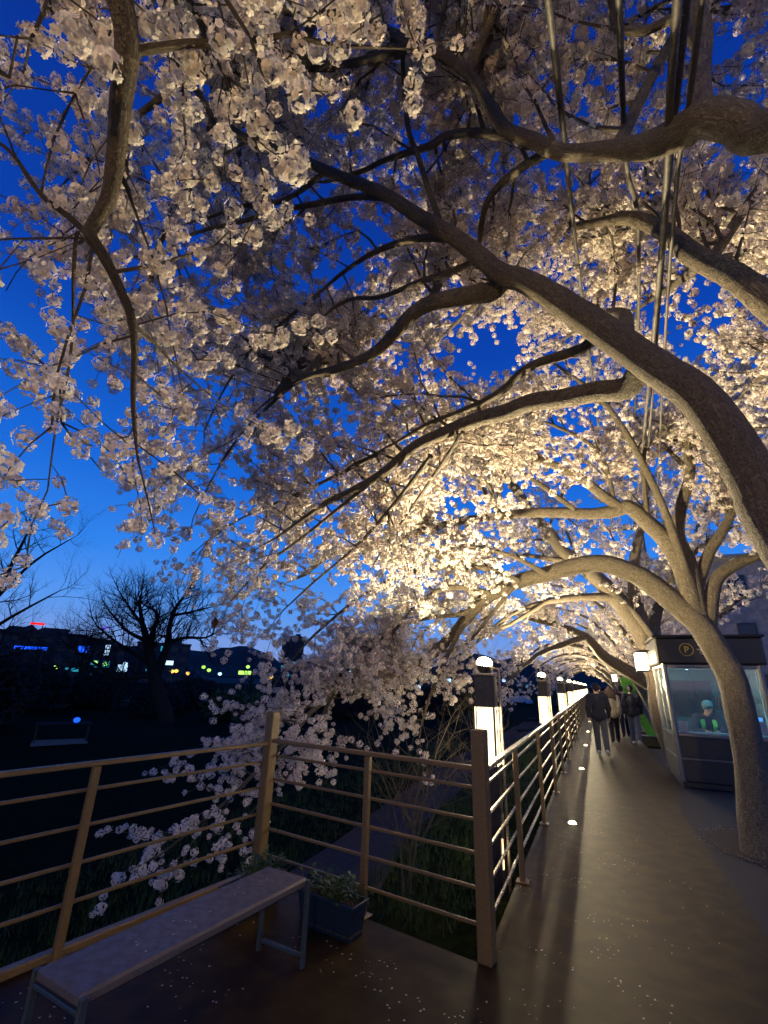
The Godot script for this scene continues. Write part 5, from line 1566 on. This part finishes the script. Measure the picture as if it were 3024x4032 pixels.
func trees() -> void:
	for k in 5: cluster_near.append(cluster_mesh(20 + k, 28 + 2 * k, 0.038, 0.0128))
	for k in 3: cluster_far.append(cluster_mesh(40 + k, 12, 0.037, 0.021))
	for l in [LIMBS_NEAR[0], LIMBS_NEAR[1], LIMBS_NEAR[2], LIMBS_NEAR[9], LIMBS_OVER[0], LIMBS_OVER[1], LIMBS_OVER[2], LIMBS_OVER[3], LIMBS_NEAR[3], LIMBS_NEAR[7]]:
		var s := smooth_limb(l, 2)
		for i in s[0].size():
			if s[1][i] > 0.015 and s[0][i].y > 2.3: bare_under.append(s[0][i])
	for c in cable_runs:
		for q in c:
			if q.z < -0.6 and q.z > -7.0: bare_under.append(q)
	var near := LIMBS_NEAR.duplicate()
	near.append([Vector4(0.33, 3.46, -2.39, 0.06), Vector4(0.5, 4.3, -3.2, 0.045), Vector4(0.42, 5.1, -4.1, 0.03), Vector4(0.1, 5.7, -5.1, 0.012)])
	near.append([Vector4(-0.11, 3.95, -2.28, 0.05), Vector4(-0.35, 4.7, -3.0, 0.035), Vector4(-0.8, 5.3, -3.8, 0.022), Vector4(-1.5, 5.6, -4.6, 0.01)])
	near.append([Vector4(0.9, 4.17, -2.74, 0.04), Vector4(1.0, 4.9, -3.7, 0.03), Vector4(0.8, 5.6, -4.8, 0.012)])
	near.append([Vector4(1.35, 3.3, -2.75, 0.05), Vector4(1.7, 4.1, -3.8, 0.03), Vector4(1.75, 4.6, -5.2, 0.012)])
	var crown := RandomNumberGenerator.new()
	crown.seed = 21
	near.append_array(high_limbs(on_limb([LIMBS_NEAR[0], LIMBS_NEAR[1], LIMBS_NEAR[9]], 3.3), [Vector3(-3.4, 4.7, -3.4), Vector3(-2.7, 5.4, -4.2), Vector3(-1.7, 5.9, -4.2), Vector3(-0.8, 6.2, -4.0), Vector3(0.3, 6.3, -4.6), Vector3(1.3, 6.0, -4.2), Vector3(2.2, 5.4, -3.8), Vector3(2.6, 4.6, -4.6), Vector3(-2.6, 5.5, -2.6), Vector3(-3.3, 4.6, -2.2)], crown))
	var over := LIMBS_OVER.duplicate()
	over.append_array(high_limbs(on_limb([LIMBS_OVER[0], LIMBS_OVER[1]], 3.6), [Vector3(-3.4, 5.3, -1.3), Vector3(-2.6, 6.1, -2.2), Vector3(-1.4, 6.5, -2.4), Vector3(-0.3, 6.6, -2.7), Vector3(0.7, 6.5, -2.4), Vector3(1.6, 6.1, -2.6), Vector3(2.2, 5.4, -2.2), Vector3(-2.2, 5.9, -0.8), Vector3(-1.0, 6.3, -1.2), Vector3(0.4, 6.2, -1.3), Vector3(1.3, 5.7, -1.2)], crown))
	cherry("cherry_tree", "big cherry tree whose thick trunk leans in from the right edge over the deck", near, {"sd": 1, "dry": [Vector3(-2.65, 2.11, -2.83), Vector3(-2.63, 2.48, -3.04), Vector3(-2.49, 2.87, -3.29)], "step": 0.13, "len": 1.15, "twig": 3.3, "size": 0.82, "thin": 0.65, "up": 0.5, "droop": 0.05, "gap": -0.32, "keep": 300, "low": 2.2, "space": 0.085, "thick": 0.085})
	cherry("cherry_tree", "cherry tree with a heavy limb across the top and a branch hanging at upper left", over, {"sd": 2, "step": 0.14, "len": 1.1, "twig": 3.0, "size": 0.86, "thin": 0.5, "up": 0.45, "droop": 0.06, "gap": -0.3, "keep": 300, "low": 2.2, "space": 0.09, "thick": 0.085})
	var bo := LIMBS_BOOTH.duplicate()
	var rng := RandomNumberGenerator.new()
	rng.seed = 77
	bo.append([Vector4(1.35, 2.9, -7.4, 0.07), Vector4(1.1, 4.2, -7.0, 0.05), Vector4(0.6, 5.4, -6.4, 0.035), Vector4(-0.2, 6.1, -5.8, 0.012)])
	bo.append([Vector4(0.0, 4.2, -7.15, 0.04), Vector4(-1.0, 5.0, -6.8, 0.03), Vector4(-2.2, 5.2, -6.5, 0.01)])
	bo.append_array(high_limbs(on_limb([LIMBS_BOOTH[0], LIMBS_BOOTH[2], LIMBS_BOOTH[3], LIMBS_BOOTH[4], LIMBS_BOOTH[5]], 2.8), [Vector3(-3.2, 4.5, -6.2), Vector3(-2.2, 5.4, -6.6), Vector3(-1.0, 6.0, -7.0), Vector3(0.3, 6.5, -7.2), Vector3(1.5, 6.6, -7.4), Vector3(2.6, 6.0, -7.4), Vector3(3.4, 4.9, -7.3), Vector3(2.3, 4.6, -6.2), Vector3(0.9, 4.9, -5.9), Vector3(-0.4, 5.0, -5.7), Vector3(-1.6, 4.4, -5.9), Vector3(3.1, 3.6, -6.8)], crown))
	cherry("cherry_tree", "cherry tree standing before the lit booth, its limbs arching over the path", bo, {"sd": 3, "step": 0.15, "len": 1.2, "twig": 2.9, "size": 0.95, "thin": 0.36, "up": 0.25, "droop": 0.07, "gap": -0.34, "keep": 260, "low": -0.4, "space": 0.09, "thick": 0.06})
	var td := LIMBS_TREE_D.duplicate()
	td.append_array(arch_limbs(1.75, -13.4, rng, false))
	td.append_array(high_limbs(on_limb([LIMBS_TREE_D[0], LIMBS_TREE_D[1], LIMBS_TREE_D[2]], 2.5), [Vector3(-2.4, 5.2, -12.5), Vector3(-0.8, 6.3, -12.8), Vector3(0.8, 7.0, -13.0), Vector3(2.4, 7.0, -13.5), Vector3(3.9, 6.2, -13.4), Vector3(5.0, 4.8, -13.0), Vector3(3.4, 4.8, -11.8), Vector3(0.4, 5.2, -11.5)], crown))
	cherry("cherry_tree", "cherry tree behind the booth with a dark limb rising to the left", td, {"sd": 4, "step": 0.2, "len": 1.4, "twig": 1.8, "size": 1.5, "droop": 0.06, "gap": -0.38, "low": 1.2, "space": 0.13, "thick": 0.1, "far": true})
	var te := LIMBS_TREE_E.duplicate()
	te.append_array(arch_limbs(2.1, -17.2, rng, false))
	cherry("cherry_tree", "cherry tree beyond the booth, its low pale limb crossing above the green sign", te, {"sd": 5, "step": 0.2, "len": 1.4, "twig": 1.8, "size": 1.7, "droop": 0.06, "gap": -0.4, "low": 1.6, "space": 0.15, "thick": 0.1, "far": true})
	for k in 8:
		var z := -22.5 - 6.0 * k
		cherry("cherry_tree", ["third cherry tree beyond the booth, arching over the walking people", "fourth cherry tree beyond the booth, over the path", "fifth cherry tree beyond the booth, far down the path", "sixth cherry tree beyond the booth, far down the path"][k] if k < 4 else "tiny %s cherry tree from the far end of the row, over the lit path" % ["fourth", "third", "second", "very last"][k - 4], arch_limbs(2.1 + rng.randf_range(-0.2, 0.3), z, rng, true), {"sd": 10 + k, "step": 0.24, "len": 1.5, "twig": 1.7, "size": 2.0 + 0.12 * k, "droop": 0.07, "gap": -0.45, "low": 1.5, "space": 0.2, "thick": 0.11, "far": true})
	bare_tree("bare_tree", "large leafless tree with two rounded crowns standing in the dark park", LIMBS_BARE, 6, 2.1, 0.14)
	var l := [[Vector4(-18.3, -1.9, -8.4, 0.16), Vector4(-18.0, 1.5, -8.4, 0.13), Vector4(-17.4, 3.6, -8.7, 0.09), Vector4(-17.0, 6.0, -8.9, 0.03)], [Vector4(-17.9, 2.2, -8.5, 0.07), Vector4(-16.5, 3.2, -8.9, 0.045), Vector4(-15.0, 4.0, -9.2, 0.015)], [Vector4(-17.6, 3.2, -8.6, 0.06), Vector4(-16.2, 4.8, -8.8, 0.04), Vector4(-14.8, 5.6, -9.0, 0.012)], [Vector4(-17.9, 1.6, -8.5, 0.06), Vector4(-16.2, 2.1, -9.0, 0.03), Vector4(-15.0, 2.3, -9.4, 0.01)]]
	bare_tree("bare_tree", "leafless tree at the far left edge reaching twigs into the sky", l, 7, 1.5, 0.6)

func background() -> void:
	var far_t := bare_tree("bare_tree", "low leafless tree in the dark tree line left of the big bare tree", [[Vector4(0, 0, 0, 0.3), Vector4(0.2, 2.5, 0, 0.22), Vector4(0.1, 5, 0.2, 0.12), Vector4(0.4, 7.5, 0, 0.04)], [Vector4(0.2, 2.5, 0, 0.14), Vector4(1.5, 4.2, 0.5, 0.09), Vector4(2.4, 6.2, 0.6, 0.03)], [Vector4(0.2, 2.8, 0, 0.13), Vector4(-1.2, 4.6, -0.4, 0.08), Vector4(-2.4, 6.0, -0.3, 0.03)]], 9, 2.2, 0.55)
	far_t.position = at_bearing(-55.0, 62, -2.0)
	var spots := [[-59.0, 70, 0.9, "low leafless tree in the tree line below the red roof light"], [-51.5, 48, 0.62, "small leafless tree just left of the big bare tree"], [-49.8, 60, 0.85, "leafless tree behind the left side of the big bare tree"], [-62.0, 45, 0.9, "leafless tree at the left edge of the dark tree line"], [-44.5, 80, 0.7, "leafless tree behind the right side of the big bare tree"], [-34.8, 75, 1.0, "leafless tree silhouette before the mountain, right of the gap of sky"], [-38.2, 95, 0.9, "thin leafless tree on the skyline left of the lower blossom"], [-30.0, 90, 1.1, "leafless tree half hidden behind the lower blossom"]]
	for s in spots:
		var c := dup(far_t, at_bearing(s[0], s[1], -2.0), s[3])
		c.rotation.y = s[0] * 0.7
		c.scale = Vector3.ONE * s[2]
	# dark evergreen bushes along the far edge of the lawn
	var rng := RandomNumberGenerator.new()
	rng.seed = 31
	var leaf := Geo.new()
	for k in 14:
		var d := rnd(rng).normalized()
		var e := d.cross(rnd(rng)).normalized() * 0.22
		var p := d * rng.randf_range(0.2, 0.5)
		leaf.tri(p - e, p + e, p + d * 0.4 + rnd(rng) * 0.1, d)
	var lm := leaf.mesh()
	var bushes := [[-63, 40, 3.4, 5.0], [-58.5, 55, 3.0, 4.0], [-53.5, 60, 3.2, 3.4], [-47.5, 50, 2.0, 2.6], [-44, 60, 3.0, 3.0], [-40.5, 45, 1.7, 2.2], [-37, 38, 1.5, 1.9], [-33, 55, 2.6, 3.2], [-28, 50, 2.2, 3.0], [-23, 60, 2.5, 3.2], [-18, 55, 2.2, 2.8], [-13, 70, 2.6, 3.0]]
	var bl := ["dark evergreen bush at the left edge of the lawn", "dark evergreen below the red roof light", "dark evergreen left of the big bare tree", "low dark bush behind the trunk of the big bare tree", "dark bush right of the big bare tree", "low round bush on the lawn near the lower blossom", "round dark bush just left of the lower blossom", "dark bush behind the lower blossom, left part", "dark bush behind the middle of the lower blossom", "dark bush behind the right part of the lower blossom", "dark bush between the lower blossom and the first lantern", "far dark bush left of the first lantern column"]
	for i in bushes.size():
		var b: Array = bushes[i]
		var t := thing("evergreen_bush", bl[i], "bush", at_bearing(b[0], b[1], -1.9), 0.0, "dark bushes beyond the lawn")
		var st := Geo.new()
		st.line(Vector3.ZERO, Vector3(0, b[3] * 0.5, 0), 0.12, 0.05, 6)
		put("stem", st.mesh(), mat.dark_bark, t)
		var where: Array = []
		var cols := PackedColorArray()
		for k in 420:
			var d := rnd(rng).normalized() * pow(rng.randf(), 0.4)
			var p := Vector3(d.x * b[2] * (1.0 - 0.25 * d.y), b[3] * (0.5 + 0.5 * d.y), d.z * b[2])
			where.append(Transform3D(Basis(rnd(rng).normalized(), rng.randf() * TAU).scaled(Vector3.ONE * rng.randf_range(0.5, 1.0)), p))
			cols.append(Color.WHITE)
		multi("foliage", lm, mat.leaf if i > 4 and i < 7 else mat.hill, where, cols, t)
	# city edge
	far_building("long dark building with a red light on its roof, far left", -59.5, 205, 30, 14, 15.5, 4, 7, [4, 13], mat.lit_teal)
	far_building("low dark building with a few teal windows left of the big bare tree", -54.5, 190, 20, 12, 12.0, 3, 6, [3, 9, 10], mat.lit_teal)
	far_building("small far building behind the big bare tree", -47.8, 200, 18, 12, 14, 4, 5, [6, 11, 17], mat.lit_teal)
	far_building("tall dark tower on the skyline at the edge of the lower blossom", -34.0, 300, 13, 12, 27, 8, 4, [5, 14], mat.lit_teal)
	far_building("low building with white lit windows seen through the lower blossom", -27.5, 220, 24, 12, 9, 3, 8, [2, 7, 12, 20], mat.lit_white)
	far_building("low building with lit windows left of the first lantern", -17.0, 220, 26, 12, 9, 3, 8, [1, 10, 13], mat.lit_white)
	far_sign("long blue lit sign at the far left", -59.5, 150, 1.93, 9.0, 1.0, mat.lit_blue)
	far_sign("square blue lit sign left of the big bare tree", -55.2, 140, 2.05, 3.0, 2.2, mat.lit_blue)
	far_sign("narrow white lit sign close left of the big bare tree", -53.1, 140, 2.1, 1.4, 3.6, mat.lit_white)
	far_sign("red light bar on the skyline at far left", -59.5, 196, 4.2, 5.2, 1.0, mat.led_red)
	far_sign("violet light bar on the skyline", -53.6, 205, 4.3, 3.4, 0.7, mat.lit_violet)
	far_sign("pale blue lit shop front left of the big bare tree's trunk", -51.4, 120, 0.4, 2.6, 2.0, mat.lit_white)
	far_sign("yellow lit shop front right of the big bare tree", -39.0, 150, 0.35, 5.2, 1.5, mat.lit_green)
	far_sign("white lit shop front right of the big bare tree's trunk", -47.1, 120, 1.1, 2.6, 1.3, mat.lit_white)
	far_sign("small teal lit sign left of the big bare tree", -55.4, 120, 0.1, 2.4, 1.0, mat.lit_teal)
	var pts := [[-57.3, 0.3, "lit_green", "greenish street lamp under the long blue sign"], [-57.0, 0.22, "lit_green", "greenish street lamp beside another under the long blue sign"], [-56.2, 0.2, "lit_teal", "teal street lamp left of the small teal sign"], [-53.9, 0.85, "lit_green", "green street lamp below the square blue sign"], [-53.0, 0.75, "lit_green", "green street lamp below the narrow white sign"], [-51.2, 0.85, "lit_white", "white street lamp above the pale blue shop front"], [-46.6, 0.25, "lit_warm", "warm street lamp just right of the big bare trunk"], [-46.2, 0.3, "lit_warm", "second warm street lamp right of the big bare trunk"], [-45.0, 0.1, "lit_warm", "warm lamp near the ground right of the big bare tree"], [-43.5, 0.8, "lit_green", "green lamp left of the yellow shop front"], [-42.9, 0.5, "lit_green", "green lamp close left of the yellow shop front"], [-41.7, 0.15, "lit_white", "white lamp left of the yellow shop front"], [-38.8, 1.0, "lit_green", "green lamp above the yellow shop front"], [-36.1, 0.0, "lit_warm", "warm lamp right of the yellow shop front"], [-35.0, 1.2, "lit_teal", "teal lamp at the edge of the lower blossom"], [-31.5, 1.4, "lit_white", "white lamp seen through the lower blossom, left"], [-28.0, 1.3, "lit_blue", "blue lamp seen through the lower blossom"], [-25.5, 0.2, "lit_white", "white lamp seen through the lower blossom, right"], [-22.5, 0.9, "lit_white", "white lamp behind the middle branches of the lower blossom"], [-19.5, 0.1, "lit_white", "white lamp low behind the right end of the lower blossom"], [-14.5, 0.3, "lit_teal", "teal lamp left of the first lantern column"], [-9.5, 0.4, "lit_white", "white lamp right of the first lantern column"], [-7.0, -0.1, "lit_teal", "teal lamp between the first two lantern columns"]]
	for p in pts: far_lamp(p[3], p[0], 130, p[1], mat[p[2]], 0.5 if p[2] != "lit_teal" else 0.35)
	# small lit pavilion on the lawn at the left
	var pv := thing("pavilion", "low pavilion with a blue lamp and a pale lit floor on the lawn at left", "pavilion", at_bearing(-56.4, 31, -1.95), deg_to_rad(56.4))
	var g := Geo.new()
	g.box(Vector3(0.6, 0.12, 0), Vector3(2.4, 0.24, 1.4), Basis.IDENTITY, 0.03)
	put("lit_floor_lamp", g.mesh(), mat.snow_glow, pv)
	for x in [-0.5, 1.7]:
		var p := Geo.new()
		p.line(Vector3(x, 0.24, 0.6), Vector3(x, 1.02, 0.6), 0.04, 0.04)
		put("post", p.mesh(), mat.lamp_body, pv)
	var rf := Geo.new()
	rf.box(Vector3(0.6, 1.05, 0), Vector3(2.5, 0.08, 1.5), Basis.IDENTITY, 0.03)
	put("roof", rf.mesh(), mat.dark_bark, pv)
	var la := Geo.new()
	la.ball(Vector3(1.1, 1.25, 0.5), Vector3(0.16, 0.13, 0.16), 10)
	put("lamp", la.mesh(), mat.lit_blue, pv)
	# arched frame of a footbridge on the lawn
	var fb := thing("footbridge", "faint pale arched footbridge on the dark lawn left of the big bare tree", "footbridge", at_bearing(-51.5, 60, -2.0), deg_to_rad(51.5))
	for s in [-0.8, 0.8]:
		var a := Geo.new()
		var pp := PackedVector3Array()
		var rr := PackedFloat32Array()
		for k in 17:
			var u := k / 8.0 - 1.0
			pp.append(Vector3(u * 4.5, 1.1 * (1.0 - u * u) + 0.2, s)); rr.append(0.09)
		a.tube(pp, rr, 6)
		put("arch", a.mesh(), mat.concrete, fb)
	var dkk := Geo.new()
	for k in 16:
		var u := k / 8.0 - 1.0
		var v := (k + 1) / 8.0 - 1.0
		dkk.quad(Vector3(u * 4.5, 0.9 * (1.0 - u * u), -0.75), Vector3(v * 4.5, 0.9 * (1.0 - v * v), -0.75), Vector3(v * 4.5, 0.9 * (1.0 - v * v), 0.75), Vector3(u * 4.5, 0.9 * (1.0 - u * u), 0.75), Vector3.UP)
	put("walk_deck", dkk.mesh(), mat.city_wall, fb)
	car("dark parked car with its red tail lamps lit, seen between the lantern columns", Vector3(-5.6, -1.9, -92), PI + 0.25, mat.car_dark)
	car("white parked car seen right of the first lantern column", Vector3(-13.5, -1.9, -98), PI + 1.2, mat.car_white)
	# pale building behind the booth
	var bd := thing("apartment_building", "pale building with small dark windows rising behind the booth at right", "building", Vector3(17.5, -0.15, -44.0))
	var wl := Geo.new()
	wl.box(Vector3(0, 5.2, 0), Vector3(24, 10.4, 12))
	put("wall", wl.mesh(), mat.pale_wall, bd)
	var ro := Geo.new()
	ro.box(Vector3(0, 10.55, 0), Vector3(24.6, 0.3, 12.6), Basis.IDENTITY, 0.05)
	put("roof", ro.mesh(), mat.concrete, bd)
	for f in 3:
		for c in 9:
			var fr := Geo.new()
			fr.box(Vector3(-10.6 + 2.65 * c, 2.0 + 3.2 * f, 6.02), Vector3(1.05, 1.75, 0.1), Basis.IDENTITY, 0.02)
			var wm := put("window", fr.mesh(), mat.booth_dark, bd)
			var pn := Geo.new()
			pn.box(Vector3(-10.6 + 2.65 * c, 2.0 + 3.2 * f, 6.07), Vector3(0.9, 1.6, 0.03))
			put("pane", pn.mesh(), mat.dark_glass, wm)

	for p in [Vector3(-8.6, 8.2, 6.1), Vector3(-9.4, 7.2, 6.1)]:
		var wg := Geo.new()
		wg.ball(p, Vector3(0.2, 0.14, 0.12), 8)
		put("wall_lamp", wg.mesh(), mat.lit_warm, bd)

func loose_things() -> void:
	var rng := RandomNumberGenerator.new()
	rng.seed = 15
	# people walking away along the path
	person("person", "person in a dark navy sweater and grey trousers with white shoes, nearest on the path", Vector3(0.0, 0, -14.7), 0.06, walk_joints(1.77, 0.24, 1.06), {"hair": "hair_black", "top": "cloth_navy", "legs": "cloth_grey", "shoes": "shoe_white", "loose": 0.015})
	person("person", "person with long brown hair in a cream sweater, second on the path", Vector3(0.42, 0, -18.3), 0.0, walk_joints(1.68, -0.2, 0.98), {"hair": "hair_brown", "long": true, "top": "cloth_cream", "legs": "cloth_black", "shoes": "shoe_dark", "loose": 0.03})
	person("person", "person in a navy sweater and blue jeans walking near the green sign", Vector3(1.0, 0, -17.9), -0.08, walk_joints(1.76, 0.26, 1.05), {"hair": "hair_black", "top": "cloth_navy", "legs": "denim", "shoes": "shoe_white", "loose": 0.015})
	person("person", "person all in black walking ahead between the cream and the navy sweater", Vector3(0.84, 0, -20.5), 0.0, walk_joints(1.74, -0.22, 1.0), {"hair": "hair_black", "top": "cloth_black", "legs": "cloth_black", "shoes": "shoe_dark", "loose": 0.02})
	person("person", "far person in dark clothes ahead of the others on the path", Vector3(0.15, 0, -31.0), 0.0, walk_joints(1.72, 0.2, 1.0), {"hair": "hair_black", "top": "cloth_black", "legs": "cloth_grey", "shoes": "shoe_dark"})
	# fallen petals
	var pg := Geo.new()
	pg.tri(Vector3(-0.008, 0.001, -0.005), Vector3(0.008, 0.002, -0.004), Vector3(0.0, 0.004, 0.009), Vector3.UP)
	pg.tri(Vector3(-0.008, 0.001, -0.005), Vector3(0.008, 0.002, -0.004), Vector3(0.0, 0.003, -0.01), Vector3.UP)
	var where: Array = []
	var cols := PackedColorArray()
	for k in 2200:
		var p := Vector3(rng.randf_range(-3.2, 0.9), 0.002, -rng.randf() * rng.randf() * 18.0 - 0.8)
		if k % 3 == 0: p = Vector3(rng.randf_range(-0.8, 0.3) - absf(rng.randfn(0, 0.1)), 0.002, -rng.randf_range(1.5, 9.0))
		if k % 7 == 0:
			var a := rng.randf() * TAU
			p = Vector3(1.62 + cos(a) * rng.randf_range(0.5, 0.72), 0.004, -7.6 + sin(a) * rng.randf_range(0.65, 0.95))
		if p.x < -0.85 and p.z < -3.72 + (p.x + 0.83) * 0.19 * -1.0 - 0.0: p.z = -1.5 - rng.randf() * 2.0
		if p.x < -0.85 and p.z < -3.75: continue
		if gap_noise.get_noise_2d(p.x * 2.5, p.z * 2.5) < 0.05 and k % 7 != 0: continue
		var s := rng.randf_range(0.4, 1.0)
		where.append(Transform3D(Basis(Vector3.UP, rng.randf() * TAU).scaled(Vector3.ONE * s), p))
		cols.append(Color.WHITE)
	for k in 14:
		where.append(Transform3D(Basis(Vector3.UP, rng.randf() * TAU), Vector3(-2.1, 0.4615, -2.5) + Vector3(rng.randf_range(-0.08, 0.08), 0, rng.randf_range(-0.6, 0.6))))
		cols.append(Color.WHITE)
	multi("fallen_petals", pg.mesh(), mat.petal_fallen, where, cols)
	# grass on the slope outside the railing
	var gg := Geo.new()
	for k in 5:
		var b := rnd(rng) * 0.05
		b.y = 0.0
		var tip := b + Vector3(rng.randfn(0, 0.04), rng.randf_range(0.1, 0.2), rng.randfn(0, 0.04))
		gg.tri(b + Vector3(-0.006, 0, 0), b + Vector3(0.006, 0, 0), tip, Vector3.BACK)
	where = []
	cols = PackedColorArray()
	for k in 9000:
		var x := -1.2 - rng.randf() * 8.0
		var z := -1.0 - pow(rng.randf(), 1.6) * 30.0
		if x > -4.4 and z > -4.3: continue
		if absf(x + 4.3 + (z + 8.6) * -0.08) < 1.3 and z > -30.0: continue
		where.append(Transform3D(Basis(Vector3.UP, rng.randf() * TAU).scaled(Vector3.ONE * rng.randf_range(0.6, 1.4)), Vector3(x, ground_y(x, z), z)))
		cols.append(Color.WHITE)
	multi("grass", gg.mesh(), mat.leaf, where, cols)
	# bare stems on the slope below the railing
	var sp := [[Vector3(-1.9, 0, -5.2), "bare shrub with thin leaning stems just below the middle railing"], [Vector3(-1.45, 0, -6.6), "bare shrub beside the first lantern column"], [Vector3(-2.6, 0, -7.4), "bare shrub on the slope behind the middle railing"]]
	for s in sp:
		var b: Vector3 = s[0]
		b.y = ground_y(b.x, b.z)
		var t := thing("bare_shrub", s[1], "shrub", b, 0.0, "bare shrubs on the slope")
		for k in 4:
			var g := Geo.new()
			bare_branch(Vector3(rng.randfn(0, 0.06), 0, rng.randfn(0, 0.06)), Vector3(rng.randfn(0, 0.4), 1.2, rng.randfn(0, 0.3)).normalized(), rng.randf_range(1.1, 1.9), 0.014, 2, rng, g)
			put("stem", g.mesh(), mat.bark, t)
